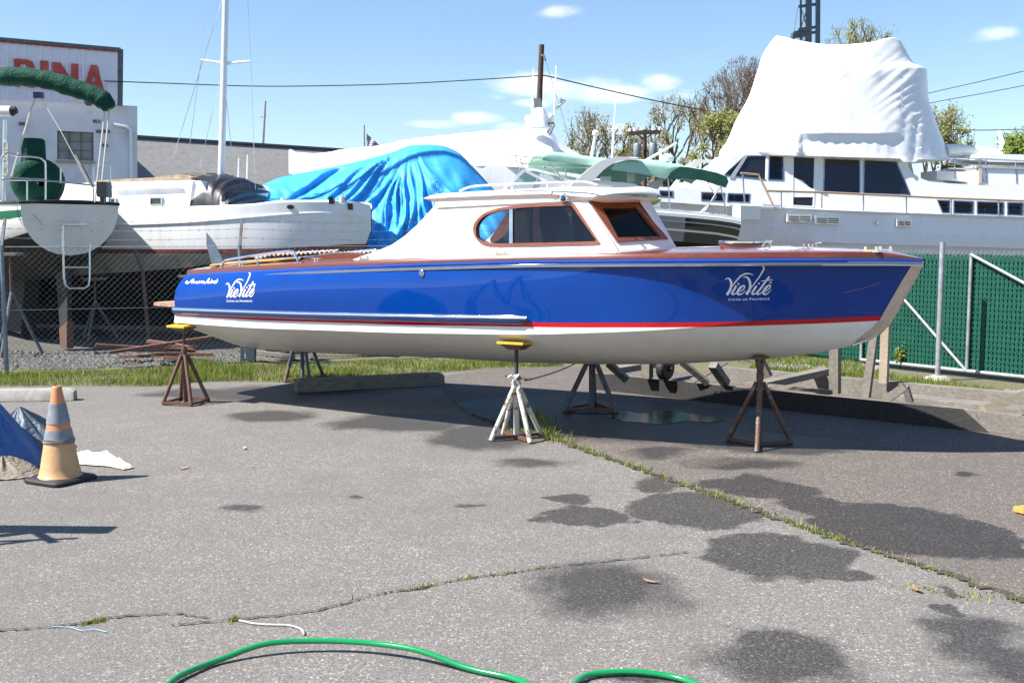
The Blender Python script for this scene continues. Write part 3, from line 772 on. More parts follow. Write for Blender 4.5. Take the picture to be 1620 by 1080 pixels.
mb = MB().prism([((hx0+hx1)/2+(hx1-hx0)*.5*cos(a)*(abs(cos(a))**-.25 if abs(cos(a)) > .05 else 1)*.94, .32*sin(a)) for a in [2*pi*i/36 for i in range(36)]], V((0, 0, .035)), (), lambda p: BT.w(p[0], p[1], deck_z(p[0], 0)-.012))
hh = mb.build('fore_hatch', M['mahog'], RB)
mb = MB().tube([BT.w((hx0+hx1)/2+(hx1-hx0)*.48*cos(a), .33*sin(a), deck_z((hx0+hx1)/2, 0)+.028+.0*a) for a in [2*pi*i/40 for i in range(40)]], .014, 6, closed=True); mb.build('hatch_rim', M['chrome'], hh)
mb = MB(); xa, ya = onx(1235, 393, .25), .25
mb.tube([BT.w(xa, -ya, deck_z(xa, ya)), BT.w(xa+.03, -ya*.9, deck_z(xa, ya)+.05), BT.w(xa+.06, -ya*.8, deck_z(xa, ya))], .008, 6); mb.build('lifting_eye', M['chrome'], RB)
MB().lathe([(0, 0), (.028, 0), (.028, .012), (.016, .02), (.012, .03), (0, .03)], on_hull(668, 432), 12, -BT.n).build('exhaust_port', M['chrome'], RB)
# swim platform
zpl = BT.b(BT.lift(262, 481, lambda x, z: -.8)).z
pl = [(-.02, -.84), (-.54, -.76), (-.60, -.62), (-.62, 0), (-.60, .62), (-.54, .76), (-.02, .84)]
plat = MB().prism(pl, V((0, 0, -.035)), (), lambda p: BT.w(p[0], p[1], zpl+.01)).build('swim_platform', mat('sun_bleached_teak', (.36, .22, .15), .6, 0, .25, 20, .3), RB)
for y in (-.5, .5):
    MB().tube([BT.w(-.45, y, zpl-.03), BT.w(-.02, y, zpl-.20)], .014, 6).box(BT.w(-.2, y, zpl-.035), (.5, .05, .02), R_).build('platform_bracket', M['steel'], plat)
# small rudder under the stern
MB().prism([(.04, keel_pt(0)[2]+.02), (.20, keel_pt(0)[2]+.02), (.18, keel_pt(0)[2]-.16), (.06, keel_pt(0)[2]-.16)], BT.n*.03, (), lambda p: BT.w(p[0], -.015, p[1])).build('rudder', mat('grey_rudder', (.16, .18, .20), .5, .2), RB)
# ------------------------------------------------ lettering, laid on the planking
M['letter'] = mat('white_vinyl', (.86, .86, .86), .3, 0, .02, 8)
def ribbon(mb, pts, wid, n=7):
    P = smooth_path([V((a, b, 0)) for a, b in pts], n); m = len(P)
    wf_ = curve([(i/(len(wid)-1), w_) for i, w_ in enumerate(wid)]); rows = []
    for i, p in enumerate(P):
        t = (P[min(m-1, i+1)]-P[max(0, i-1)]).normalized(); nn = V((-t.y, t.x, 0))*wf_(i/(m-1))*.5
        rows.append([(p+nn)[:2], (p-nn)[:2]])
    mb.append(rows)
SCRIPT = [  # strokes in a 1440-wide drawing of the name: points, pen widths
    ([(175, 462), (215, 435), (262, 438), (305, 500), (315, 590), (285, 700), (215, 812)], [14, 22, 34, 50, 52, 58, 60]),
    ([(262, 740), (330, 620), (430, 490), (530, 385), (640, 330), (740, 330), (818, 362)], [20, 26, 30, 34, 34, 26, 10]),
    ([(428, 600), (380, 690), (335, 770), (360, 800), (420, 770), (470, 720)], [46, 46, 46, 36, 20, 10]), ([(458, 566), (500, 556)], [34, 34]),
    ([(470, 745), (560, 710), (620, 640), (600, 600), (540, 630), (470, 720), (460, 785), (520, 800), (590, 760), (640, 705)], [14, 22, 26, 34, 46, 52, 48, 34, 18, 8]),
    ([(590, 415), (640, 400), (690, 420), (730, 490), (745, 580), (730, 690), (655, 800)], [14, 26, 38, 52, 56, 60, 64]),
    ([(720, 730), (790, 620), (870, 510), (960, 390), (1030, 270), (1060, 200), (1040, 160), (1005, 158)], [14, 20, 24, 28, 36, 36, 28, 12]),
    ([(890, 600), (835, 690), (790, 770), (820, 795), (880, 765), (940, 705)], [46, 46, 46, 36, 20, 10]), ([(925, 560), (962, 545)], [36, 36]),
    ([(1185, 395), (1100, 500), (1000, 640), (900, 765), (930, 795), (1000, 760), (1060, 700)], [46, 44, 42, 46, 34, 18, 8]), ([(990, 498), (1120, 482), (1268, 466)], [12, 26, 14]),
    ([(1050, 745), (1140, 700), (1205, 625), (1190, 590), (1125, 625), (1055, 720), (1045, 775), (1110, 795), (1180, 740), (1225, 680)], [14, 22, 26, 34, 46, 52, 46, 30, 16, 8]), ([(1175, 545), (1238, 518)], [10, 34])]
def lettermesh(rowsets, fn):
    mb = MB()
    for rows in rowsets: mb.grid([[fn(*p) for p in r] for r in rows])
    return mb
S = []
for pts, wid in SCRIPT: ribbon(S, pts, wid)
def text2d(txt, size, offset):
    cu = bpy.data.curves.new('t', 'FONT'); cu.body = txt; cu.size = size; cu.offset = offset; cu.resolution_u = 3
    ob = bpy.data.objects.new('t', cu); COL.objects.link(ob); dg = bpy.context.evaluated_depsgraph_get(); dg.update()
    me = bpy.data.meshes.new_from_object(ob.evaluated_get(dg)); bpy.data.objects.remove(ob)
    vs_ = [(v.co.x, v.co.y) for v in me.vertices]; fs = [list(p.vertices) for p in me.polygons]; bpy.data.meshes.remove(me)
    return vs_, fs
def smallcaps(parts, offset=.012):
    x = 0; VV = []; FF = []
    for txt, s in parts:
        v, f = text2d(txt, s, offset)
        b = len(VV); x0 = min(p[0] for p in v); VV += [(p[0]-x0+x, p[1]) for p in v]; FF += [[i+b for i in q] for q in f]
        x += max(p[0] for p in v)-x0+(.10 if not txt.endswith(' ') else .3)
    return VV, FF
capv, capf = smallcaps([('C', 1.), ('ÔTES', .76)]); 
def join(a, b, gap):
    w_ = max(p[0] for p in a[0])+gap; n_ = len(a[0]); return a[0]+[(p[0]+w_, p[1]) for p in b[0]], a[1]+[[i+n_ for i in f] for f in b[1]]
cap = join(join((capv, capf), smallcaps([('DE', .76)]), .38), smallcaps([('P', 1.), ('ROVENCE', .76)]), .38)
cw = max(p[0] for p in cap[0])
def logo(fn_script, x0, x1, ya, yb, hgt):
    lettermesh(S, fn_script).build('name_lettering', M['letter'], RB, fix=False, smooth=False)
    mb = MB(); s_x = (x1-x0)/cw
    b = mb.pts([on_hull(x0+p[0]*s_x, lerp(ya, yb, p[0]/cw)-p[1]*hgt, .0025) for p in cap[0]])
    for f in cap[1]: mb.face([b+i for i in f])
    mb.build('caption_lettering', M['letter'], RB, fix=False, smooth=False)
logo(lambda a, b: on_hull(1135+a/14.4, 410+b/14.4, .0025), 1152, 1217.5, 475.6, 474.0, 5.4)
# stern copy: the same drawing, narrower because the planking turns away there
def stern_xy(a, b):
    u = (a-175)/(1268-175); v = (b-158)/(812-158)
    return on_hull(lerp(357.6, 404.8, u)+ (0), 432.3+v*(470-432.3)+(-1.0*u+0.5), .0025)
logo(stern_xy, 358.6, 399.2, 477.6, 477.4, 4.6)
B = []   # small builder's script near the stern: low joined italic
for pts, wid in [([(100, 288), (135, 252), (150, 258), (120, 288), (165, 286), (270, 205), (235, 270), (232, 288), (262, 250), (285, 260), (275, 288), (310, 268), (340, 252), (318, 284), (352, 286), (385, 250), (392, 262), (375, 288), (430, 250), (450, 256), (425, 288), (480, 250), (468, 286), (500, 286), (540, 246)], [10, 15, 15, 14, 10, 15, 15, 14, 14, 16, 14, 10, 14, 15, 12, 14, 15, 14, 13, 15, 15, 12, 15, 12, 12]), ([(505, 286), (580, 190), (548, 270), (560, 288), (590, 262), (580, 286), (625, 245), (606, 286), (640, 258), (662, 250), (648, 286), (690, 246), (672, 286), (720, 282)], [10, 15, 15, 14, 14, 13, 15, 15, 13, 15, 14, 15, 14, 10]), ([(742, 208), (735, 222)], [14, 14]), ([(632, 212), (626, 224)], [14, 14]), ([(690, 286), (712, 246), (742, 236), (720, 280)], [10, 12, 12, 10])]:
    ribbon(B, pts, wid, 5)
k_ = 130/1620
lettermesh(B, lambda a, b: on_hull(285+a*k_, 425+b*k_, .0025)).build('maker_script', M['letter'], RB, fix=False, smooth=False)
# ================================================================== JACK STANDS
def hull_z(x, y):
    h = HB.ray_cast(BT.w(x, y, -.5), V((0, 0, 1)))
    return h[0].z if h[0] is not None else .7
STANDS = 'jack stands propping up the blue launch'
def stand(label, c, ang, rad, legm, postm, spokes, pad='yellow', collar=.42, nleg=4, ztop=None, r=.021, handle=True):
    x, y, _ = BT.b(c); z = ztop if ztop else hull_z(x, y)
    root = thing('jack_stand', label, 'jack stand', (c.x, c.y, .004), STANDS)
    if abs(c.z) > 0: pass
    B_ = V((c.x, c.y, .004)); tilt = V((0, 0, 1)); ft = []
    for k in range(nleg):
        a = ang+2*pi*k/nleg; f = B_+V((cos(a), sin(a), 0))*rad; ft.append(f+V((0, 0, r)))
        MB().tube([f+V((0, 0, .004)), B_+V((cos(a)*.03, sin(a)*.03, collar))], r, 10).build('leg', legm, root)
    mb = MB(); mb.tube([B_+V((0, 0, .012 if spokes != 'none' else collar-.1)), B_+V((0, 0, collar+.07))], r*1.15, 12).tube([B_+V((0, 0, collar+.04)), B_+V((0, 0, collar+.075))], r*1.5, 12)
    mb.build('centre_tube', legm, root)
    mb = MB()
    for k in range(nleg):
        if spokes == 'spokes': mb.bar(ft[k], B_+V((0, 0, r)), .03, .028)
        else: mb.bar(ft[k], ft[(k+1) % nleg], .03, .028)
    mb.build('foot_frame', M['rust'], root)
    ph = z-.055 if pad == 'yellow' else z-.06
    MB().tube([B_+V((0, 0, collar+.05)), (c.x, c.y, ph)], .016, 10).build('screw_post', postm, root)
    if handle:
        hz = collar+.10; a = .35
        MB().tube([B_+V((-.10*cos(a), .10*sin(a), hz+.01)), B_+V((.13*cos(a), -.13*sin(a), hz-.012))], .014, 8).build('turning_handle', M['rust'], root)
    if pad == 'yellow':
        n_ = V((0, 0, 1)); rt = Matrix.Rotation(atan2(BT.d.y, BT.d.x), 3, 'Z')
        dzdy = (hull_z(x, y+.1)-hull_z(x, y-.1))/.2 if abs(hull_z(x, y+.1)-hull_z(x, y-.1)) < .15 else 0
        tl = rt @ Matrix.Rotation(math.atan(dzdy)*.12, 3, 'X')
        MB().box((c.x, c.y, z-.018), (.255, .23, .02), tl).build('pad', M['yellow'], root)
        mb = MB(); lo = [tl @ V((dx*.055, dy*.05, -.075)) for dx, dy in ((-1, -1), (1, -1), (1, 1), (-1, 1))]; hi = [tl @ V((dx*.105, dy*.095, -.032)) for dx, dy in ((-1, -1), (1, -1), (1, 1), (-1, 1))]
        P_ = V((c.x, c.y, z)); mb.grid([[P_+q for q in lo], [P_+q for q in hi]], cv=True); mb.poly([P_+q for q in lo]); mb.poly([P_+q for q in hi])
        mb.build('pad_plate', M['rust'], root)
    else:
        rt = Matrix.Rotation(atan2(BT.d.y, BT.d.x), 3, 'Z')
        mb = MB()
        for s in (-1, 1): mb.bar((c.x, c.y, z-.14), V((c.x, c.y, z-.012))+BT.n*.09*s, .06, .02, BT.d)
        mb.tube([(c.x, c.y, z-.22), (c.x, c.y, z-.10)], .028, 10); mb.box((c.x, c.y, z-.012), (.10, .20, .02), rt)
        mb.build('saddle', M['rust'], root)
    return root, B_, z
stand('rusty jack stand with yellow pad under the stern of the blue launch', gnd(294, 638), radians(30), .235, paint_rust('stand_rust_blue', (.34, .38, .42), amt=1.05), M['rust'], 'ring', collar=.50)
rt_, rb_, rz_ = stand('cream jack stand with white rope knotted round its handle', gnd(817, 694), radians(28), .245, M['rust_white'], M['dark'], 'spokes', collar=.43)
mb = MB()
for k in range(5):
    a0 = k*1.3; mb.tube([rb_+V((cos(a0+t*.5)*(.03+.012*sin(t+k)), sin(a0+t*.5)*(.03+.012*cos(t)), .455+.016*k+.03*sin(t*.5+k*2))) for t in [i*.9 for i in range(15)]], .009, 6)
mb.tube([rb_+V((-.07, -.02, .53)), rb_+V((-.04, -.05, .55)), rb_+V((.0, -.045, .50)), rb_+V((.03, -.04, .46)), rb_+V((.01, -.05, .42))], .010, 6)
mb.tube([rb_+V((.06, -.03, .52)), rb_+V((.02, -.05, .555)), rb_+V((-.03, -.045, .50)), rb_+V((-.02, -.045, .45))], .010, 6)
single(mb, 'rope', M['rope'], 'white rope knotted round the neck of the cream jack stand', 'rope')
stand('thin rusty jack stand with saddle under the forefoot of the blue launch', gnd(1200, 705), radians(-105), .30, paint_rust('stand_rust_grey', (.20, .24, .27), amt=.85), paint_rust('stand_red', (.12, .04, .03), amt=1.), 'spokes', pad='saddle', collar=.52, nleg=3, handle=False)
stand('dark blue jack stand in the shade beside the puddle', gnd(936, 649), radians(200), .30, M['rust_dark'], M['dark'], 'ring', collar=.52, nleg=3, r=.026, handle=False)
stand('green-grey jack stand behind the shaded timber block', gnd(479, 601), radians(12), .26, M['rust_dark'], M['dark'], 'ring', collar=.62, nleg=5, handle=False)
fa, fb = gnd(830, 694)+V((0, 0, .50)), gnd(936, 649)+V((0, 0, .56))
single(MB().tube([fa.lerp(fb, i/10)-V((0, 0, .03*sin(pi*i/10))) for i in range(11)], .006, 6), 'safety_chain', M['rust_dark'], 'thin dark chain stretched from the cream stand to the dark blue stand', 'chain')
# ================================================================== FOREGROUND THINGS
CC = gnd(96, 760); CC.z = .0
cone = thing('traffic_cone', 'faded orange traffic cone with two grey reflective bands on the asphalt', 'traffic cone', CC)
def conemat(name, a, b, dirt):
    n = NT(name); co = n.coord(); z = n.add('ShaderNodeSeparateXYZ'); n.link(co, z.inputs[0])
    f = n.noise(co, 9, 6, .65); f2 = n.noise(n.coord('Object', (18, 18, 3)), 3, 5, .6)
    c = n.mix(n.ramp(f, .35, .65), a, b); c = n.mix(n.ramp(f2, .55, .75, 0, .5), c, dirt)
    n.set(Base_Color=c, Roughness=.55); n.bump(f, .1, .005); return n.m
CH = .675; rr = lambda z: lerp(.142, .030, ((z-.035)/(CH-.035)))
M['cone'] = conemat('faded_cone', (.58, .375, .19), (.55, .30, .13), (.38, .24, .14)); M['cone2'] = conemat('orange_cone', (.60, .27, .12), (.56, .22, .09), (.42, .16, .07))
MB().lathe([(rr(z)+e, z) for z, e in ((.035, .012), (.05, .002), (.10, 0), (.2, 0), (.27, 0))], CC, 32).build('cone_body', M['cone'], cone, angle=60)
MB().lathe([(rr(.27), .27), (rr(.45), .45), (rr(.56), .56), (rr(.66), .66), (.030, .672), (.024, .676), (.022, .67), (.022, .5)], CC, 32).build('cone_top', M['cone2'], cone, angle=60)
refl = mat('scuffed_reflector', (.21, .235, .27), .45, 0, .25, 14, .15, 60, dirt=(.2, .17, .13), dscale=10, damt=.5)
MB().lathe([(rr(.275)+.001, .275), (rr(.275)+.0045, .275), (rr(.37)+.0045, .37), (rr(.37)+.001, .37)], CC, 32).build('reflective_band', refl, cone)
MB().lathe([(rr(.415)+.001, .415), (rr(.415)+.0045, .415), (rr(.555)+.0045, .555), (rr(.555)+.001, .555)], CC, 32).build('reflective_band', refl, cone)
mb = MB(); R2 = Matrix.Rotation(radians(-28), 3, 'Z')
sq = [(cos(a)*(abs(cos(a))**8+abs(sin(a))**8)**(-1/8), sin(a)*(abs(cos(a))**8+abs(sin(a))**8)**(-1/8)) for a in [2*pi*i/48 for i in range(48)]]
for_rows = [[CC+R2 @ V((x*s, y*s, z)) for x, y in sq] for s, z in ((.172, .003), (.185, .008), (.185, .024), (.176, .032), (.135, .040), (.1, .041))]
mb.grid(for_rows, cv=True); mb.build('cone_base', M['black'], cone)
mb = MB()
for k in range(2): mb.tube([CC+V((cos(a)*(rr(.285+k*.02)+.007), sin(a)*(rr(.285+k*.02)+.007), .285+k*.015+.006*sin(a*3+k))) for a in [2*pi*i/26 for i in range(26)]], .0035, 5, closed=True)
mb.build('twine', mat('brown_twine', (.22, .15, .09), .9), cone)
# blue tarpaulin heap, lining, canvas roll, scrap of sheeting
def tarpmat(name, c, rough=.35, fold=6., var=.25, spec=.5, bump=.5, crinkle=1.2):
    n = NT(name); co = n.coord(); f = n.noise(co, fold, 8, .62, .4); e = n.noise(co, fold*7, 4, .6)
    wv = n.add('ShaderNodeTexVoronoi', feature='DISTANCE_TO_EDGE'); n.link(co, wv.inputs['Vector']); wv.inputs['Scale'].default_value = fold*1.6
    col = n.mix(n.ramp(e, .3, .7), tuple(x*(1-var) for x in c), tuple(min(.9, x*(1+var)) for x in c))
    n.set(Base_Color=col, Roughness=n.ramp(f, .3, .7, rough-.08, rough+.12), Specular_IOR_Level=spec)
    n.bump(n.math('ADD', f, n.math('MULTIPLY', n.math('MINIMUM', wv.outputs['Distance'], .15), crinkle)), bump, .05); return n.m
M['btarp'] = tarpmat('blue_tarp_cloth', (.012, .17, .58), .33, 5)
M['btarp2'] = tarpmat('dull_blue_tarp', (.02, .11, .34), .5, 6)
M['gtarp'] = tarpmat('grey_sheeting', (.10, .13, .16), .5, 6)
M['canvas'] = tarpmat('tan_canvas', (.24, .20, .155), .8, 9, .2)
M['sheetw'] = tarpmat('cream_sheeting', (.66, .60, .48), .6, 7, .1)
def heap(name, m, label, cx, cy, prof, seed, nr=26, na=90, fold=.10):
    """draped heap: prof(angle) -> radius, height falls from the crown with radial folds"""
    rn = random.Random(seed); ph = [rn.uniform(0, 6.3) for _ in range(6)]; mb = MB(); rows = []
    for i in range(nr+1):
        t = i/nr; row = []
        for j in range(na):
            a = 2*pi*j/na; R, Hh = prof(a)
            fo = (sin(a*7+ph[0]+t*2)+.6*sin(a*13+ph[1]-t*3)+.5*sin(a*19+ph[2]))*fold*t*(1.2-t)
            r = R*t*(1+.25*fo/fold*.25); z = Hh*((1-t)**.85)*(1+.3*sin(a*3+ph[3])*t)+fo*.55*(1-t*.6)
            row.append(V((cx+r*cos(a), cy+r*sin(a), max(.006+.006*abs(sin(a*9)), z))))
        rows.append(row)
    mb.grid(rows, cv=True); return single(mb, name, m, label, 'tarpaulin', angle=80)
tc_ = gnd(-118, 738)
heap('tarpaulin', M['btarp2'], 'crumpled blue tarpaulin heaped at the left edge of the lot', tc_.x+.05, tc_.y, lambda a: (.72+.08*cos(2*a), 1.12), 3, fold=.12)
p_ = gnd(52, 714); heap('plastic_sheet', M['gtarp'], 'grey plastic sheet slumped between the blue tarpaulin and the cone', p_.x-.12, p_.y+.05, lambda a: (.34+.08*cos(a), .36), 8, fold=.09)
p_ = gnd(14, 752); heap('canvas_bundle', M['canvas'], 'tan canvas bundle lying in front of the blue tarpaulin', p_.x-.05, p_.y+.02, lambda a: (.23+.03*cos(2*a), .15), 5, fold=.05)
mb = MB(); ol = [(118, 720), (140, 717), (165, 718), (188, 728), (212, 741), (196, 744), (170, 739), (140, 737), (120, 735)]
co_, T_ = tri2d([g(*p) for p in ol], (), .035); rn = random.Random(4)
b = mb.pts([V((p[0], p[1], .008+(.010+.014*rn.random()+.012*sin(p[0]*31))*(1 if k_i >= len(ol) else .1))) for k_i, p in enumerate(co_)])
for t in T_: mb.face([b+i for i in t])
single(mb, 'cloth_scrap', M['sheetw'], 'scrap of cream sheeting lying flat beside the cone', 'cloth', fix=False)
# wheel stops
def stop(label, a, b, hgt, dep, m, name='wheel_stop'):
    a, b = V((a.x, a.y, 0)), V((b.x, b.y, 0)); d = (b-a).normalized(); n_ = V((-d.y, d.x, 0)); mb = MB(); L = (b-a).length
    pr = lambda s, k: [a+d*s+n_*y+V((0, 0, z)) for y, z in ((0, .006), (.02, hgt*.75), (.045, hgt*k), (dep-.045, hgt*k), (dep-.02, hgt*.75), (dep, .006))]
    rn = random.Random(2); rows = [pr(0, .8), pr(.03, .97)]+[pr(L*i/20, 1+rn.uniform(-.025, .025)) for i in range(1, 20)]+[pr(L-.03, .97), pr(L, .8)]
    mb.grid(rows, cv=True); mb.poly(rows[0][::-1]); mb.poly(rows[-1]); return single(mb, name, m, label, 'wheel stop', angle=30)
M['concrete'] = mat('old_concrete', (.36, .34, .30), .9, 0, .2, 14, .5, 60, dirt=(.16, .15, .12), dscale=5, damt=.5)
stop('weathered concrete wheel stop lying behind the traffic cone', gnd(-60, 637), gnd(116, 634), .125, .16, M['concrete'])
stop('long timber wheel stop in the shade under the launch', gnd(470, 622), gnd(704, 610), .15, .18, M['oldwood'])
# hose
hp_ = [(235, 1125), (270, 1086), (300, 1068), (350, 1049), (420, 1036), (500, 1031), (580, 1034), (660, 1046), (740, 1063), (810, 1079), (860, 1100), (885, 1112), (903, 1098), (915, 1082), (940, 1072), (1000, 1069), (1060, 1076), (1110, 1092), (1160, 1120)]
hg = MB().tube(smooth_path([gnd(a, b)+V((0, 0, .018+(.03 if 380 < a < 700 else .0))) for a, b in hp_], 10), .0118, 14)
def hosemat():
    n = NT('green_hose_vinyl'); f = n.noise(n.coord(), 3, 3)
    n.set(Base_Color=n.mix(n.ramp(f, .3, .7), (.0, .20, .05), (.005, .26, .075)), Roughness=.13, Coat_Weight=.6, Coat_Roughness=.05); return n.m
single(hg, 'garden_hose', hosemat(), 'shiny green garden hose looping across the near asphalt', 'hose', angle=80)
rp = MB().tube(smooth_path([gnd(a, b)+V((0, 0, .008)) for a, b in ((378, 983), (400, 988), (425, 990), (455, 991), (472, 995), (479, 1000), (481, 1006))], 8), .004, 8)
single(rp, 'rope_scrap', M['rope'], 'short scrap of white rope on the crack in the asphalt', 'rope')
rp = MB().tube(smooth_path([gnd(a, b)+V((0, 0, .007)) for a, b in ((82, 993), (112, 994), (128, 999), (148, 997), (168, 1001))], 6), .002, 5)
single(rp, 'blue_string', mat('blue_string', (.25, .45, .62), .7), 'wisp of pale blue string lying along the crack', 'string')
def pebble(px, py, r, m, label, cat='pebble', name='pebble', fl=.7):
    rn = random.Random(px); p = gnd(px, py); mb = MB(); rows = []
    for i in range(7):
        a = pi*i/6; rows.append([p+V((sin(a)*cos(b_)*r*rn.uniform(.85, 1.1), sin(a)*sin(b_)*r*rn.uniform(.85, 1.1)*.8, r*fl-cos(a)*r*fl)) for b_ in [2*pi*k/9 for k in range(9)]])
    mb.grid(rows, cv=True); single(mb, name, m, label, cat)
M['stone'] = mat('pale_stone', (.5, .46, .40), .8, 0, .2, 30, .3)
pebble(388, 711, .018, M['stone'], 'pale pebble on the asphalt between the cone and the cream stand')
pebble(322, 612, .014, M['white'], 'white bit of litter near the stern jack stand', 'litter', 'litter', .4)
M['leaf'] = mat('dry_leaf', (.35, .20, .09), .8, 0, .3, 30)
for px, py, lab in ((290, 742, 'dry tan leaf lying on the asphalt right of the cream sheeting'), (1450, 935, 'dry tan leaf lying near the lower end of the grassy joint'), (1030, 922, 'dry brown leaf lying on the damp patch in front of the launch')):
    p = gnd(px, py); a = px
    mb = MB().poly([p+V((cos(a+t)*r_, sin(a+t)*r_, .008+h_)) for t, r_, h_ in ((0, .05, .012), (.7, .025, .0), (pi-.5, .025, 0), (pi, .045, .014), (pi+.6, .025, .004), (-.6, .025, .004))])
    single(mb, 'fallen_leaf', M['leaf'], lab, 'leaf', fix=False)
p0_, p1_ = gnd(1611, 814), gnd(1690, 804)
single(MB().bar(p0_+V((0, 0, .03)), p1_+V((0, 0, .03)), .08, .03), 'plank_end', mat('orange_plank', (.55, .27, .06), .7, 0, .2, 20, .3), 'orange painted plank end poking in at the right edge', 'plank')
# trestle: unseen plank on legs, added outside the left edge for its shadow
def tr_pt(px, py, h): p = gnd(px, py); return V((p.x+SAZ.x*h/tan(EL), p.y+SAZ.y*h/tan(EL), h))
mb = MB(); a_, b_ = tr_pt(174, 838, 1.75), tr_pt(-190, 834, 1.75)
tr = thing('sun_blocker', 'added unseen trestle carrying a broad plank, there only for its shadow', 'blocker', (a_.x-.5, a_.y, 0))
MB().bar(a_, b_, .15, .05).build('plank', M['oldwood'], tr)
mb = MB()
for s in (.32, 1.6):
    c = a_.lerp(b_, 0)-V((s, 0, 0))
    for dx, dy in ((.2, .35), (-.2, .35), (.2, -.35), (-.2, -.35)): MB().bar(c+V((0, 0, -.05)), V((c.x+dx*.6-.1, c.y+dy, 0)), .05, .04).build('leg', M['oldwood'], tr)
for u_, v_ in ((tr_pt(120, 851, 1.6), tr_pt(-190, 864, 1.6)), (tr_pt(62, 853, 1.55), tr_pt(-190, 884, 1.5)), (tr_pt(58, 842, 1.6), tr_pt(86, 858, 1.6))): MB().bar(u_, v_, .035, .035).build('rail', M['oldwood'], tr)
MB().bar(a_-V((.30, .0, .0)), a_-V((.85, -.0, .55)), .05, .04).build('brace', M['oldwood'], tr)
# ================================================================== CHAIN-LINK FENCE (left), SLATTED GATE (right), CRADLE
FP = [V((-12.0, 11.8, 0)), V((-9.22, 12.7, 0)), V((-6.44, 13.6, 0)), V((-3.66, 14.5, 0)), V((-.9, 15.7, 0)), V((1.75, 17.6, 0))]
fence = thing('chain_link_fence', 'grey chain-link fence with barbed wire strands running behind the launch', 'fence', FP[2])
FH = 1.60
wire = MB()
def rod(mb, a, b, r):
    d = (b-a).normalized(); u = d.orthogonal().normalized(); w_ = d.cross(u)
    k = mb.pts([p+(u*cos(t)+w_*sin(t))*r for p in (a, b) for t in (0, 2.09, 4.19)])
    for i in range(3): mb.face([k+i, k+(i+1) % 3, k+3+(i+1) % 3, k+3+i])
def mesh_panel(mb, A, B, z0, z1, sp, r):
    """diamond mesh between two posts"""
    L = (B-A).length; d = (B-A)/L; hgt = z1-z0; n_ = V((-d.y, d.x, 0))*r
    s = -hgt
    while s < L:
        for sg in (1, -1):
            x0, x1 = (s, s+hgt) if sg > 0 else (s+hgt, s)
            zA, zB = z0, z1
            if x0 > x1: x0, x1, zA, zB = x1, x0, z1, z0
            t0 = max(0, (0-x0)/(x1-x0)); t1 = min(1, (L-x0)/(x1-x0))
            if t1 > t0+1e-4:
                pa = A+d*lerp(x0, x1, t0)+V((0, 0, lerp(zA, zB, t0)))+n_*sg; pb = A+d*lerp(x0, x1, t1)+V((0, 0, lerp(zA, zB, t1)))+n_*sg
                rod(mb, pa, pb, r)
        s += sp
for A, B in zip(FP[:-1], FP[1:]): mesh_panel(wire, A, B, .04, FH, .078, .0014)
M['fwire'] = mat('weathered_wire', (.20, .21, .21), .55, .4, .2, 9)
wm_ = wire.build('wire_mesh', M['fwire'], fence, fix=False, smooth=False); wm_['label'] = 'diamond wire mesh'
mb = MB()
for A, B in zip(FP[:-1], FP[1:]):
    for z in (FH, FH*.5): mb.tube([A+V((0, 0, z)), B+V((0, 0, z))], .0045, 5)
mb.build('tension_wire', M['galv'], fence)
back_n = V((-.3, .95, 0))
for P in FP:
    po = MB().tube([P, P+V((0, 0, FH+.02))], .028, 10).build('post', mat('post_paint', (.20, .25, .28), .5, .4, .2, 10), fence)
    MB().bar(P+V((0, 0, FH-.02)), P+V((.04, .02, 0))+back_n*.10+V((0, 0, FH+.36)), .035, .02).build('barb_arm', M['rust_dark'], po)
for k in range(3):
    off = V((.04, .02, 0))*(.4+.3*k)+back_n*.10*(.4+.3*k)+V((0, 0, FH+.36*(.32+.33*k))); mb = MB(); rn = random.Random(k)
    for A, B in zip(FP[:-1], FP[1:]):
        L = (B-A).length; n_ = int(L/.12)
        pts = [A.lerp(B, i/24)+off-V((0, 0, .03*sin(pi*i/24))) for i in range(25)]; mb.tube(pts, .0022, 4, cap=False)
        for i in range(n_):
            t = (i+.5)/n_; c = A.lerp(B, t)+off-V((0, 0, .03*sin(pi*t)))
            for s in range(2):
                q = V((rn.uniform(-1, 1), rn.uniform(-1, 1), rn.uniform(-1, 1))).normalized()*.020; rod(mb, c-q, c+q, .0022)
    mb.build('barbed_wire', M['fwire'], fence, fix=False, smooth=False)
# --- green slatted gate
G0, G1 = V((1.75, 18.6, 0)), V((7.6, 10.55, 0)); GD = (G1-G0).normalized(); GN = V((GD.y, -GD.x, 0))
if GN.y > 0: GN = -GN
GH = 1.52
def gp(px, py=575):
    """point of the gate line below a photo column"""
    k = (px-810)/F; s = (k*G0.y-G0.x)/(GD.x-k*GD.y); return G0+GD*s
M['slat'] = mat('green_slat', (.005, .078, .05), .4, 0, .18, 5, .1, 40); M['gwire'] = mat('green_wire', (.010, .085, .055), .45, 0, .2, 20); M['gback'] = mat('gap_shade_green', (.004, .03, .022), .8)
gate = thing('slatted_gate', 'green slatted chain-link gate on a galvanised frame with diagonal braces', 'gate', gp(1500))
rn = random.Random(9); mb = MB(); L = (G1-G0).length; s = 0.
R_g = Matrix.Rotation(atan2(GD.y, GD.x), 3, 'Z')
while s < L:
    h = GH-.015+rn.uniform(-.012, .012); c = G0+GD*(s+.026); tw = rn.uniform(-.08, .08)
    mb.box(c+V((0, 0, .07+(h-.07)/2)), (.037, .007, h-.07), R_g @ Matrix.Rotation(tw, 3, 'Z')); s += .0535
mb.build('slat_panel', M['slat'], gate, smooth=False, fix=False)
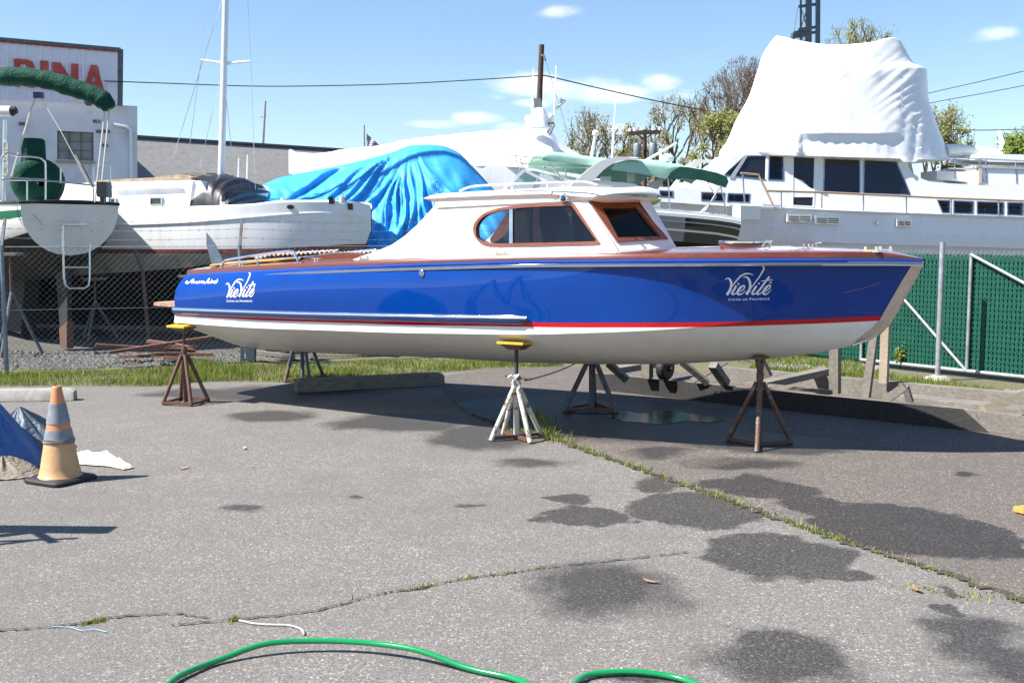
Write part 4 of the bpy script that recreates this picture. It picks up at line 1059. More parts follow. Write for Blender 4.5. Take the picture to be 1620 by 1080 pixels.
MB().grid([[p-GN*.03+V((0, 0, z)) for z in (.08, GH-.06)] for p in (G0, G1)]).build('added_dark_backing', M['gback'], gate, fix=False, smooth=False)  # added dark sheet; holds the shade of the gaps between slats
mb = MB(); s = -GH
# woven wires cross in front of and behind the slats in short visible stitches
zz = .08
row_i = 0
while zz < GH:
    s = .0535*(.5 if row_i % 2 else 0.)
    while s < L:
        c = G0+GD*s+GN*.006
        a = c+V((0, 0, zz)); b2 = c+GD*.0535+V((0, 0, zz+.032)); mid = (a+b2)/2+GN*.006
        rod(mb, a, b2, .0045)
        s += .0535
    row_i += 1; zz += .064
zz = .112
while zz < GH:
    s = .0535*(.5 if row_i % 2 else 0.)
    while s < L:
        c = G0+GD*s+GN*.006; rod(mb, c+V((0, 0, zz)), c+GD*.0535+V((0, 0, zz-.032)), .0045); s += .0535
    row_i += 1; zz += .064
mb.build('woven_wire', M['gwire'], gate, smooth=False, fix=False)
mb = MB(); s = 0
while s < L:
    c = G0+GD*s; rod(mb, c+V((0, 0, GH-.02)), c+GD*.03+V((0, 0, GH+.035)), .0028); rod(mb, c+GD*.03+V((0, 0, GH+.035)), c+GD*.06+V((0, 0, GH-.02)), .0028); s += .06
mb.build('top_selvage', M['galv'], gate, smooth=False, fix=False)
fo = GN*.035
gA, gB, gC = gp(1368), gp(1537), gp(1537)+GD*3.0
zb, zt = .075, GH-.01
for a, b in ((gA, gA), (gB, gB), (gC, gC)): MB().tube([a+fo+V((0, 0, zb)), a+fo+V((0, 0, zt))], .022, 10).build('frame_upright', M['galv'], gate)
MB().tube([gA+fo+V((0, 0, zb)), gC+fo+V((0, 0, zb))], .024, 10).build('bottom_rail', M['galv'], gate)
for a, b in ((gA+V((0, 0, zt)), gB+V((0, 0, zb))), (gB+V((0, 0, zt)), gC+V((0, 0, zb)))): MB().tube([a+fo*1.2, b+fo*1.2], .020, 10).build('diagonal_brace', M['galv'], gate)
gpst = gnd(1483, 601)
pst = thing('gate_post', 'galvanised steel gate post standing in a concrete footing', 'post', gpst)
MB().tube([gpst+V((0, 0, -.02)), gpst+V((0, 0, 1.665))], .032, 14).build('tube', M['galv'], pst)
MB().lathe([(.17, 0), (.15, .03), (.09, .055), (.03, .06)], gpst, 11).build('footing', M['concrete'], pst)
# wildflower by the gate
def weed(px, py, h, label, seed):
    rn = random.Random(seed); p = gnd(px, py); mb = MB(); lf = MB()
    for k in range(5):
        tip = p+V((rn.uniform(-.14, .14), rn.uniform(-.1, .1), h*rn.uniform(.6, 1))); mb.tube([p, p.lerp(tip, .5)+V((rn.uniform(-.02, .02), 0, .03)), tip], .004, 5)
        for _ in range(26):
            q = p.lerp(tip, rn.uniform(.35, 1.05))+V((rn.gauss(0, .022), rn.gauss(0, .022), rn.gauss(0, .02))); a = rn.uniform(0, 6.3); e = V((cos(a), sin(a), rn.uniform(-.5, .5)))*.022; f_ = V((-sin(a), cos(a), rn.uniform(-.5, .5)))*.012
            lf.poly([q-e, q-f_, q+e, q+f_])
    r_ = thing('wild_mustard', label, 'plant', p); mb.build('stem', GR[3], r_); lf.build('blossom', leafmat('mustard_bloom', (.55, .46, .03)), r_, fix=False, smooth=False)
weed(1424, 584, .33, 'yellow flowering weed growing against the foot of the green gate', 4)
M['shade_wood'] = wood('shadow_dark_timber', (.018, .016, .015), (.05, .045, .04), (1., 14, 14), .8, .5)  # near-black wood that carries a painted shadow
# --- timber cradle
cr = thing('boat_cradle', 'weathered timber boat cradle lying empty behind the bow of the launch', 'boat cradle', gnd(1350, 660))
ca, cb = gnd(940, 614), gnd(1700, 697); cd_ = (cb-ca).normalized(); cn = V((-cd_.y, cd_.x, 0))
if cn.y < 0: cn = -cn
ca -= cd_*.0
def timber(name, a, b, w, h, m='oldwood', z=.0):
    return MB().bar(V((a.x, a.y, z+h/2)), V((b.x, b.y, z+h/2)), w, h).build(name, M[m], cr)
timber('runner', ca, cb, .12, .17, z=.006)
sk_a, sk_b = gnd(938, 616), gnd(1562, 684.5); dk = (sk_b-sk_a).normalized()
MB().prism([(0, 0), ((sk_b-sk_a).length, 0), ((sk_b-sk_a).length-.22, .178), (0, .178)], -cn*.035, (), lambda p: sk_a+dk*p[0]+V((0, 0, .008+p[1]))+cn*.03).build('shadow_plank', M['shade_wood'], cr)  # added dark plank standing in for the shadow on the near runner
fa_, fb_ = gnd(1120, 602), gnd(1720, 661)
timber('runner', fa_, fb_, .12, .18, z=.006)
def cl_at(px, py, z): return gnd(px, py, z)
for t, w_ in ((.05, .14), (.42, .14), (.93, .16)):
    a = ca.lerp(cb, t); b = a+cn*((fa_-ca).dot(cn)+.12)
    timber('cross_beam', a-cn*.03, b, w_, .07, z=.186)
def upright(name, px0, py0, z0, px1, py1, w=.1, m='oldwood', Yo=None):
    a = gnd(px0, py0, z0); b = at(px1, py1, a.y if Yo is None else a.y+Yo)
    return MB().bar(a, b, w, w*.8, cn).build(name, M[m], cr)
upright('upright', 1321, 622, .17, 1321, 545, .095); upright('upright', 1370, 628, .17, 1383, 530, .075)
upright('upright', 1398, 606, .18, 1402, 505, .085, 'newwood')
upright('strut', 1400, 633, .17, 1432, 611, .075, Yo=-.1); upright('strut', 1432, 611, .28, 1440, 636, .06, Yo=-.0)
upright('strut', 1556, 649, .18, 1640, 618, .085, 'newwood', Yo=.2)
upright('strut', 1148, 606, .2, 1128, 577, .09, Yo=-.2); upright('strut', 1094, 603, .2, 1150, 570, .06)
upright('strut', 992, 601, .2, 962, 574, .07); upright('strut', 1120, 606, .2, 1078, 572, .06); upright('upright', 1024, 598, .2, 1024, 570, .1)
upright('strut', 1215, 596, .18, 1200, 565, .09, 'oldwood'); upright('rail', 1180, 606, .22, 1316, 620, .035, Yo=-.75)
c = gnd(1052, 600, .2); 
wl = MB().lathe([(.03, -.05), (.11, -.05), (.13, -.03), (.13, .03), (.11, .05), (.03, .05)], c+V((0, 0, .12)), 20, cd_).build('roller', M['black'], cr)
MB().tube([c+V((0, 0, .12))-cd_*.09, c+V((0, 0, .12))+cd_*.09], .022, 8).build('axle', M['rust'], wl)
single(MB().bar(gnd(1420, 640)+V((0, 0, .09)), gnd(1700, 672)+V((0, 0, .09)), .28, .035).bar(gnd(1470, 652)+V((0, 0, .035)), gnd(1530, 658)+V((0, 0, .035)), .14, .07), 'loose_plank', M['oldwood'], 'grey loose plank lying between the two cradle runners', 'plank')
# ================================================================== LEFT BACKGROUND
M['darkgreen'] = tarpmat('dark_green_canvas', (.006, .055, .035), .75, 7, .3, .2)
M['greenpaint'] = mat('green_stripe', (.01, .12, .06), .3, 0, .1)
M['antifoul_and_shade'] = mat('black_antifoul_and_shade', (.012, .013, .014), .8, 0, .3, 4, .3, 30, dirt=(.035, .033, .028), dscale=3, damt=.4)
M['maroon'] = mat('maroon_boot_stripe', (.22, .06, .06), .5, 0, .3, 6)
M['grimy'] = mat('grimy_white_bottom', (.46, .45, .40), .6, 0, .2, 2.5, .1, 30, dirt=(.13, .12, .09), dscale=2.2, damt=.8)
# ---- cruising yacht seen from astern
S1 = Frame((-6.62, 16.2), (-.62, .78), 1)      # x towards its bow; y<0 = the side away from us on the left
def s1b(x): return curve([(0, .71), (1, .98), (3, 1.42), (5, 1.5), (7, 1.0), (9, .03)])(x)
def s1z(x): return 2.215+.02*x+.012*max(0, x-3)**1.6
def s1k(x): return curve([(0, 1.45), (.8, 1.22), (2.2, 1.0), (5, .95), (7.5, 1.15), (9, 2.2)])(x)
y1 = thing('sailing_yacht', 'white sailing yacht with green covers, seen from its transom behind the fence', 'sailing boat', S1.w(3, 0, 0))
mb = MB()
for sg in (-1, 1):
    xs_ = [9*(i/30)**1.15 for i in range(31)]; levels = [1, .93, .88, .74, .66, .55, .45, .36, .28, .2, .1, .04, 0]
    rows = []
    for x in xs_:
        zt_, zb_ = s1z(x), s1k(x); row = []
        for h in levels:
            z = lerp(zb_, zt_, h); row.append(S1.w(x-.12*(1-x/9)*(h-.5), sg*s1b(x)*(sqrt(max(0, 1-(1-h)**2.2))+.0001 if x < 7 else h**.7)*(1-.04*(h-.7) if h > .7 else 1), z))
        rows.append(row)
    for j in range(len(levels)-1):
        mb.cur = 1 if j in (2,) else 2 if j >= 6 else 0
        mb.grid([[r[j], r[j+1]] for r in rows])
mb.cur = 0
tl_ = [(s1b(0)*(sqrt(max(0, 1-(1-h)**2.2))+.0001)*(1-.04*(h-.7) if h > .7 else 1), lerp(s1k(0), s1z(0), h), -.12*(h-.5)) for h in [1, .93, .88, .74, .66, .55, .45, .36, .28, .2, .1, .04]]
mb.poly([S1.w(dx-.003, -y, z) for y, z, dx in tl_]+[S1.w(.06-.003, 0, s1k(0))]+[S1.w(dx-.003, y, z) for y, z, dx in tl_[::-1]])
mb.build('hull', [M['gel'], M['greenpaint'], M['antifoul_and_shade']], y1, angle=50)
MB().grid([[S1.w(x-.06*(1-x/9), y*s1b(x)*.985, s1z(x)+.04*(1-y*y)-.004) for y in (-1, -.5, 0, .5, 1)] for x in [9*i/20 for i in range(21)]]).build('deck', M['gel_old'], y1)
mb = MB()
for sg in (-1, 1): mb.tube([S1.w(x-.06*(1-x/9), sg*s1b(x), s1z(x)+.012) for x in [9*i/20 for i in range(21)]], .022, 6)
mb.tube([S1.w(-.07, s1b(0)*k/8, s1z(0)+.012+.03*(1-(k/8)**2)) for k in range(-8, 9)], .024, 6)
mb.build('toe_rail', M['black'], y1)
MB().prism([(.15, 1.3), (.75, 1.15), (.62, .30), (.22, .42)], S1.n*.07, (), lambda p: S1.w(p[0], -.035, p[1])).build('rudder', M['antifoul_and_shade'], y1)
MB().prism([(2.2, 1.05), (5.2, 1.0), (4.8, .10), (2.6, .10)], S1.n*.24, (), lambda p: S1.w(p[0], -.12, p[1])).build('keel', M['antifoul_and_shade'], y1)
MB().prism([(.2, .45), (.62, .32), (.60, .03), (.25, .03)], S1.n*.10, (), lambda p: S1.w(p[0], -.05, p[1])).build('rudder_shoe', M['rust'], y1)
def s1(px, py, x=-.07):
    r = ray(px, py); n_ = S1.d; p0 = S1.w(x, 0, 0); return CAMP+r*((p0-CAMP).dot(n_)/r.dot(n_))
lad = MB().tube([s1(99, 357, -.11), s1(101, 440, -.16), s1(104, 452, -.16), s1(110, 456, -.16), s1(134, 456, -.16), s1(140, 452, -.16), s1(142, 440, -.16), s1(142, 386, -.11)], .016, 8).tube([s1(101, 423, -.15), s1(142, 423, -.15)], .014, 6).tube([s1(97, 355, -.12), s1(139, 355, -.12)], .018, 6).tube([s1(101, 390, -.13), s1(142, 390, -.13)], .012, 6)
lad.build('boarding_ladder', M['steel'], y1)
MB().lathe([(0, 0), (.045, .0), (.04, .06), (0, .07)], s1(130, 353), 12, -S1.d).build('shower_fitting', M['white'], y1)
MB().tube([s1(53, 339, -.1), s1(68, 357, -.1)], .008, 6).build('drain_pipe', M['galv'], y1)
# pushpit
pu = MB()
for pts in ([(3, 320), (3, 248), (30, 247), (60, 249), (69, 254), (72, 262), (72, 320)], [(3, 284), (72, 286), (145, 293), (178, 296)], [(43, 286), (43, 318)], [(148, 322), (148, 266), (153, 260), (172, 262), (174, 268), (174, 328)], [(15, 281), (72, 284)], [(96, 290), (96, 266)]):
    pu.tube(smooth_path([s1(a, b, .12) for a, b in pts], 3), .014 if len(pts) > 2 else .012, 8)
pu.build('pushpit', M['steel'], y1)
# wheel and pedestal under covers
c = s1(60, 288, .55); w_ = MB(); rows = []
for t, rr_ in ((-.16, .05), (-.14, .30), (-.05, .385), (.06, .385), (.15, .30), (.17, .05)):
    rows.append([c+S1.d*t+S1.n*(rr_*cos(a)*(1+.03*sin(3*a)))+V((0, 0, rr_*(1.0 if sin(a) > 0 else .98)*sin(a)-.02)) for a in [2*pi*i/28 for i in range(28)]])
w_.grid(rows, cv=True)
w_.build('wheel_cover', M['darkgreen'], y1, angle=70)
c2 = s1(53, 243, .6)
mb = MB(); rows = []
for z, sx in ((-.24, .20), (-.08, .165), (.10, .165), (.20, .16), (.225, .12), (.23, .02)):
    rows.append([c2+V((0, 0, z))+S1.n*(sx*cos(a)*(abs(cos(a))**4+abs(sin(a))**4)**-.25)+S1.d*(.12*sx/.16*sin(a)*(abs(cos(a))**4+abs(sin(a))**4)**-.25) for a in [2*pi*i/24 for i in range(24)]])
mb.grid(rows, cv=True); mb.build('binnacle_cover', M['darkgreen'], y1, angle=70)
bp = [(-90, 112), (-30, 118), (0, 121), (40, 122), (80, 128), (115, 139), (145, 149), (165, 160), (173, 172)]
P = smooth_path([at(a, b, 16.2-.010*(a-60)*.0) for a, b in bp], 5); rn = random.Random(2)
mb = MB(); n_ = len(P)
mb.tube(P, [.135*(1+.05*sin(i*1.7)+.03*sin(i*.6))*(1 if i < n_-6 else lerp(1, .72, (i-n_+6)/6)) for i in range(n_)], 14)
mb.build('boom_cover', M['darkgreen'], y1, angle=80)
mb = MB()
for a, b in (((166, 172), (150, 320)), ((173, 172), (160, 300))): mb.tube([at(*a, 16.2), at(*b, 16.0)], .012, 6)
mb.tube([at(60, 148, 16.2), at(50, 170, 16.2), at(18, 280, 16.1)], .016, 6).tube([at(62, 150, 16.2), at(95, 205, 16.1), at(140, 290, 16)], .006, 5)
mb.build('mainsheet', M['rope'], y1)
MB().box(at(61, 151, 16.2), (.13, .08, .09)).build('sheet_block', mat('navy_block', (.02, .03, .10), .5), y1)
MB().tube([at(8, 190, 16.0), at(6, 320, 16.0)], .03, 8).build('radar_pole', M['steel'], y1)
MB().tube([at(-25, 176, 16.0), at(18, 176, 16.0)], .075, 14).build('radar_scanner', M['white'], y1)
MB().tube([at(18, 176, 16.0), at(26, 174, 16.0)], [.077, .05], 14).build('scanner_cap', M['black'], y1)
mb = MB()
for k in range(4): mb.tube([at(9+3.5*cos(t), 232+k*12+9*sin(t), 15.95) for t in [2*pi*i/14 for i in range(14)]], .012, 6, closed=True)
mb.build('coiled_line', M['rope'], y1)
MB().bar(at(120, 245, 15.9), at(146, 295, 15.8), .03, .03).build('flagstaff', M['oldwood'], y1)
MB().box(at(165, 300, 15.9), (.15, .2, .22)).box(at(163, 310, 15.9), (.06, .1, .2)).build('outboard_bracket', M['blackvinyl'], y1)
# ---- old white motor sailer, bow to the right
W2 = Frame((-5.1, 19.54), (.95, -.3), 1)
XB = 2.80
def w2b(x):
    t = max(0, (x+.2)/(XB+.2)); return max(.02, 1.3*(1-t**2.3)**.75) if t < 1 else .02
def w2c(tr, k):
    P_ = sorted([(lambda q: (q.x, q.z))(W2.b(W2.lift(a, b, lambda x, z: -w2b(x)*k))) for a, b in tr]); o = []
    for p in P_:
        if not o or p[0] > o[-1][0]+.01: o.append(p)
    return curve(o)
rail = w2c([(60, 336), (150, 332), (250, 329), (389, 324), (450, 318), (520, 318), (567, 321), (578, 326)], 1.)
rubz = w2c([(60, 360), (120, 357), (305, 350), (400, 342), (483, 336.5), (540, 335.5), (579, 341)], 1.02)
str1 = w2c([(60, 394), (305, 394), (428, 393), (500, 390), (560, 386)], .95)
bilz = w2c([(60, 440), (172, 432), (296, 423), (360, 412), (430, 404), (500, 398), (545, 396)], .86)
w2 = thing('motor_sailer', 'old white motor sailer with maroon stripe and black vinyl cover, bow towards the launch', 'sailing boat', W2.w(0, 0, 0))
mb = MB(); xs_ = [lerp(-6.5, XB, i/70) for i in range(71)]
for sg in (-1, 1):
    R = []
    for x in xs_:
        b = w2b(x); zr, zu, z1, zb_ = rail(x), rubz(x), str1(x), bilz(x); e = max(0, (x-1.2)/(XB-1.2))
        kb = lerp(.86, .5, e*e); z2 = z1-.075
        pts = [(b*.93, zr+.015), (b, zr-.02), (b*1.0, lerp(zr, zu, .5)), (b*1.0, zu+.01), (b*1.018, zu), (b*1.018, zu-.02), (b*1.0, zu-.025), (b*.995, lerp(zu, z1, .5)), (b*.975, z1), (b*.965, z2), (b*lerp(.93, kb, .6), lerp(z2, zb_, .6)), (b*kb, zb_), (b*kb*.55, lerp(zb_, .45, .45)), (b*.1, lerp(.42, 1.2, e**2))]
        xo = [0]*8+[-.1*e, -.12*e, -.25*e, -.35*e, -.7*e, -1.4*e]
        R.append([W2.w(x+xo[j], sg*p[0], p[1]) for j, p in enumerate(pts)])
    for j in range(13):
        mb.cur = 1 if j == 8 else 2 if j in (9, 10) else 3 if j >= 11 else 0
        mb.grid([[r[j], r[j+1]] for r in R])
mb.cur = 0; x = xs_[0]
mb.build('hull', [M['gel_old'], M['maroon'], M['grimy'], M['antifoul_and_shade']], w2, angle=40)  # black below the bilge stands for the shaded underbody
MB().grid([[W2.w(x, y*w2b(x)*.94, rail(x)-.06+.03*(1-y*y)) for y in (-1, -.5, 0, .5, 1)] for x in xs_]).build('deck', M['gel_old'], w2)
MB().prism([(-5.5, .75), (1.2, .75), (.4, .12), (-5.2, .05)], W2.n*.3, (), lambda p: W2.w(p[0], -.15, p[1])).build('keel', M['antifoul_and_shade'], w2)
cl = W2.flat(-.95)
house = MB().prism([(80, 292), (158, 288.5), (230, 286.5), (300, 284.5), (305, 286), (299, 332), (80, 338)], W2.n*1.9, (), lambda p: cl(*p)); hs = house.build('cabin', M['gel_old'], w2)
MB().prism([(300, 284.8), (318, 286), (326, 300), (332, 328), (299, 331)], W2.n*1.5, (), lambda p: W2.lift(p[0], p[1], lambda x, z: -.93+.35*max(0, (x-.05)))).build('cabin_front', M['gel_old'], w2)
rf = MB().prism([(150, 288.5), (230, 286), (302, 283.5), (302, 280), (280, 276), (262, 278), (240, 281), (180, 284), (150, 286)], W2.n*1.7, (), lambda p: W2.lift(p[0], p[1], lambda x, z: -.85)); rf.build('cabin_top', mat('bleached_teak', (.33, .25, .17), .8, 0, .35, 9, .3), w2)
MB().prism([(262, 277), (285, 275), (312, 273), (326, 276), (330, 281), (262, 282)], W2.n*.9, (), lambda p: W2.lift(p[0], p[1], lambda x, z: -.5)).build('sliding_hatch', M['oldwood'], w2)
MB().tube([cl(182, 299.5)-W2.n*.03, cl(288, 296)-W2.n*.03], .022, 8).build('cabin_grab_rail', M['gel_old'], hs)
for a, b, c_, d_ in ((238, 312, 258, 325), (172, 313, 185, 325)):
    wd = MB().prism([(a, b), (c_, b-.4), (c_, d_-.3), (a, d_)], -W2.n*.03, [[(a+2, b+2), (c_-2, b+1.6), (c_-2, d_-2.3), (a+2, d_-2)]], lambda p: cl(*p)-W2.n*.002).build('window', M['steel'], w2)
    MB().prism([(a+2, b+2), (c_-2, b+1.6), (c_-2, d_-2.3), (a+2, d_-2)], -W2.n*.008, (), lambda p: cl(*p)-W2.n*.004).build('pane', mat('dark_pane', (.02, .035, .04), .06, 0, .1, coat=.5), wd)
# black vinyl spray hood sagging over the companionway
rows = []
prof = [(306, 277), (316, 274), (330, 274), (347, 276), (362, 281), (374, 288), (382, 298), (388, 312), (391, 326)]
P2 = smooth_path([V((a, b, 0)) for a, b in prof], 5); mb = MB(); n_ = len(P2)
for i, p in enumerate(P2):
    q0 = W2.b(W2.lift(p.x, p.y, lambda x, z: -.35)); row = []
    for k in range(11):
        t = k/10; a = -pi/2+pi*t; row.append(W2.w(q0.x+.02*sin(i*1.3+k), .95*sin(a)*(1 if i < n_-1 else 1), lerp(rail(q0.x)-.05, q0.z, max(0, cos(a))**.5)+.02*sin(i*.9+k*1.7)))
    rows.append(row)
mb.grid(rows); mb.poly(rows[0]); mb.build('spray_hood', M['blackvinyl'], w2, angle=60)
MB().prism([(382, 290), (396, 294), (405, 304), (411, 322), (384, 326)], W2.n*.7, (), lambda p: W2.lift(p[0], p[1], lambda x, z: .1)).build('fore_cabin', M['gel_old'], w2)
ov = MB().prism([(460+5.5*cos(a), 327.5+3.6*sin(a)) for a in [2*pi*i/18 for i in range(18)]], -W2.n*.02, (), lambda p: W2.lift(p[0], p[1], lambda x, z: -w2b(x)-.005)).build('hawse_pipe', M['blackvinyl'], w2)
for px, py, w_, h_ in ((526, 317, 9, 11), (556, 327, 8, 10)):
    MB().prism([(px-w_*.5, py-h_*.5), (px+w_*.4, py-h_*.5), (px+w_*.5, py+h_*.5), (px-w_*.3, py+h_*.5)], -W2.n*.06, (), lambda p: W2.lift(p[0], p[1], lambda x, z: -w2b(x)+.03)).build('chock', M['blackvinyl'], w2)
for px, py in ((448, 318), (352, 324), (541, 316)):
    p = W2.lift(px, py, lambda x, z: -w2b(x)*.9); MB().tube([p-V((0, 0, .03)), p+V((0, 0, .05))], [.035, .045], 10).build('deck_bollard', M['gel'], w2)
p = W2.lift(543, 318, lambda x, z: -w2b(x)*.6); MB().tube([p, p+V((0, 0, .14))], .012, 6).tube([p+V((-.05, 0, .09)), p+V((.05, 0, .09))], .01, 6).build('bow_fitting', M['steel'], w2)
# mast with spreaders and wires, stepped on the motor sailer
def onY(a, b, Y=19.4): return at(a, b, Y)
mt = MB().tube([onY(349.5, 292), onY(353.5, 150), onY(357.4, -20), onY(362, -260)], [.062, .060, .056, .05], 12).build('mast', mat('mast_paint', (.66, .68, .70), .35, .2, .05), w2)
MB().tube([onY(355.4, 101), onY(318, 95)], [.03, .018], 8).tube([onY(355.4, 101), onY(397, 97)], [.03, .018], 8).build('spreader', M['white'], mt)
mb = MB()
for a, b in (((318, 95), (292, 290)), ((397, 97), (404, 300)), ((318, 95), (345, -260)), ((397, 97), (378, -260)), ((353, 105), (310, 292)), ((353, 105), (372, 296)), ((357, -20), (262, 288)), ((340, 97), (338, 118))):
    mb.tube([onY(*a), onY(*b)], .0055, 4)
mb.build('rigging', M['steel'], mt)
# ---- props and stands below the stored boats
SB = 'stands and props under the stored boats'
def prop_stand(px, py, h, r, label, n_=3, Y=None):
    c = gnd(px, py) if Y is None else V(((px-810)/F*Y, Y, 0)); root = thing('boat_stand', label, 'boat stand', c, SB)
    for k in range(n_):
        a = .5+2*pi*k/n_; MB().tube([c+V((cos(a)*r, sin(a)*r, .02)), c+V((0, 0, h*.62))], .024, 8).build('leg', M['rust_dark'], root)
    MB().tube([c+V((0, 0, h*.5)), c+V((0, 0, h-.04))], .02, 8).build('screw_post', M['rust'], root)
    MB().box(c+V((0, 0, h-.02)), (.3, .3, .04)).build('pad', M['oldwood'], root)
prop_stand(18, 0, 1.5, .38, 'rusty boat stand under the left quarter of the yacht with the green covers', Y=15.6)
prop_stand(150, 0, 1.05, .34, 'boat stand in deep shade between the two stored sailing boats', Y=18.1)
prop_stand(300, 0, 1.08, .34, 'boat stand in deep shade below the middle of the motor sailer', Y=18.6)
prop_stand(430, 0, 1.05, .34, 'boat stand in deep shade below the bow of the motor sailer', Y=18.2)
sh = thing('shore_prop', 'grey pointed board leaning against the side of the motor sailer', 'prop', gnd(345, 560))
q0, q1 = at(349, 440, 17.45), at(328, 373, 17.55)
mb = MB(); bo = [(.0, .0), (.10, .0), (.12, .35), (.08, .62), (.0, .82), (-.06, .6), (-.07, .3), (-.05, .0)]
d_ = (q1-q0).normalized(); s_ = V((1, .1, 0)).normalized()
mb.prism(bo, V((0, .03, 0)), (), lambda p: q0+d_*p[1]*.95+s_*p[0]); mb.build('board', mat('blue_grey_board', (.16, .21, .26), .6, 0, .2), sh)
MB().tube([q0, gnd(352, 560)+V((0, 1.2, 0))], .03, 8).build('pole', M['rust_dark'], sh)
single(MB().bar(at(214, 395, 17.2), at(226, 430, 17.0), .05, .03).bar(at(226, 430, 17.0), at(236, 548, 16.6), .05, .04), 'shore_prop', M['rust'], 'thin rusty prop standing against the dirty hull of the motor sailer', 'prop')
rn = random.Random(12)
def scrap(label, px, py, n_, m, L, Yo=0.):
    mb = MB(); c = gnd(px, py)
    for k in range(n_):
        a = rn.uniform(-.5, .5); p = c+V((rn.uniform(-.5, .5), rn.uniform(-.2, .3), .05+.05*k)); d = V((cos(a), sin(a), rn.uniform(-.12, .12)))*L*rn.uniform(.4, 1)*.5; mb.bar(p-d, p+d, .10, .04)
    return single(mb, 'scrap_timber', m, label, 'scrap wood')
M['redwood'] = wood('red_scrap', (.15, .06, .04), (.26, .12, .08), (1, 14, 14), .8, .4)
scrap('reddish scrap boards lying behind the wire fence by the stern stand', 275, 576, 6, M['redwood'], 1.6)
scrap('dark heap of scrap boards behind the fence under the motor sailer', 430, 571, 9, M['oldwood'], 1.0)
scrap('pale planks lying on the dirt beyond the grass under the launch', 580, 563, 4, M['newwood'], 2.4)
# ---- marina workshop with roof sign
bx1 = at(217, 168, 47.); bd = V((-4.9, -2.3, 0)).normalized(); bn = V((-bd.y, bd.x, 0))      # bn points away from us
if bn.y < 0: bn = -bn
bh = bx1.z; P0 = V((bx1.x, bx1.y, 0))
def wl_(s, z, off=0.): return P0+bd*s+V((0, 0, z))-bn*off
def wpx(px, py, off=0.):
    r = ray(px, py); return CAMP+r*((P0-bn*off-CAMP).dot(bn)/r.dot(bn))
M['block'] = mat('stained_white_block', (.70, .71, .74), .85, 0, .05, 1.2, .3, 8, dirt=(.34, .35, .36), dscale=.6, damt=.75)
bld = thing('workshop', 'stained white block workshop with steel window at the left edge', 'building', wl_(4, 0))
whole = [(217.3, 168), (-150, 149.5), (-150, 420), (217.3, 420)]
winp = [(90.5, 207), (148, 209.5), (148, 254.5), (90.5, 252)]
w_ = MB().prism(whole, bn*.3, [winp], lambda p: wpx(*p)); w_.build('wall', M['block'], bld)
a, b = wpx(217.3, 300), wpx(-150, 300)
MB().grid([[V((p.x, p.y, z))+bn*d for z in (0, bh)] for p, d in ((a, .302), (a, 18), (b, 18), (b, .302))]).build('side_wall', M['block'], bld)
MB().poly([V((p.x, p.y, bh-.4))+bn*d for p, d in ((a, .31), (a, 17.9), (b, 17.9), (b, .31))]).build('flat_roof', M['concrete'], bld, fix=False)
fr = MB().prism(winp, bn*.08, [[(lerp(92, 147, i/3)+.6, lerp(208.6, 252, j/3)+.6+.02*i), (lerp(92, 147, (i+1)/3)-.6, lerp(208.6, 252, j/3)+.6), (lerp(92, 147, (i+1)/3)-.6, lerp(208.6, 252, (j+1)/3)-.6+1), (lerp(92, 147, i/3)+.6, lerp(208.6, 252, (j+1)/3)-.6+1)] for i in range(3) for j in range(3)], lambda p: wpx(*p)+bn*.06)
wnd = fr.build('window', mat('brown_steel_sash', (.16, .09, .07), .6), bld)
MB().poly([wpx(*p)+bn*.11 for p in winp]).build('panes', mat('dusty_glass', (.20, .22, .21), .25, 0, .25, 1.5), wnd, fix=False)
MB().bar(wpx(88, 255, .06), wpx(150, 257, .06), .2, .1).build('sill', M['concrete'], wnd)
MB().tube([wpx(180, 197, .1), wpx(200, 201, .12), wpx(207, 206, .12), wpx(208.5, 300, .12)], .07, 8).build('downpipe', M['gel_old'], bld)
for p in ((153, 192), (158, 208), (168, 208), (165, 230), (36, 196)): MB().box(wpx(*p, .05), (.28, .1, .12)).build('wall_bracket', M['rust_dark'], bld)
sg_ = thing('roof_sign', 'white corrugated sign with red capitals and dark frame on the workshop roof', 'sign', wpx(100, 160, .3))
SOF = .32
mb = MB(); n_ = 170; rows = []
for i in range(n_+1):
    px = lerp(-190, 186, i/n_); k = i % 6
    o_ = SOF+(.045 if k in (1, 2) else 0.)
    rows.append([wpx(px, lerp(46.6, 79.8, (px+190)/376)+0.3, o_), wpx(px, lerp(149.3, 166.3, (px+190)/376), o_)])
mb.grid(rows); mb.build('corrugated_panel', mat('sign_sheet', (.70, .70, .78), .45, 0, .04, 2), sg_, smooth=False)
MB().bar(wpx(-190, 46, SOF-.05), wpx(190.5, 79, SOF-.05), .3, .13).build('frame', M['rust_dark'], sg_); MB().bar(wpx(189, 78, SOF-.05), wpx(188, 167, SOF-.05), .3, .13, -bn).build('frame', M['rust_dark'], sg_)
MB().bar(wpx(-190, 49.5, SOF+.06), wpx(186, 82, SOF+.06), .03, .05).build('red_edging', mat('red_edge', (.36, .05, .04), .6), sg_)
M['redlet'] = mat('weathered_red_letters', (.42, .055, .04), .6, 0, .2, 1.5, 0, dirt=(.5, .22, .18), dscale=1.5, damt=.5)
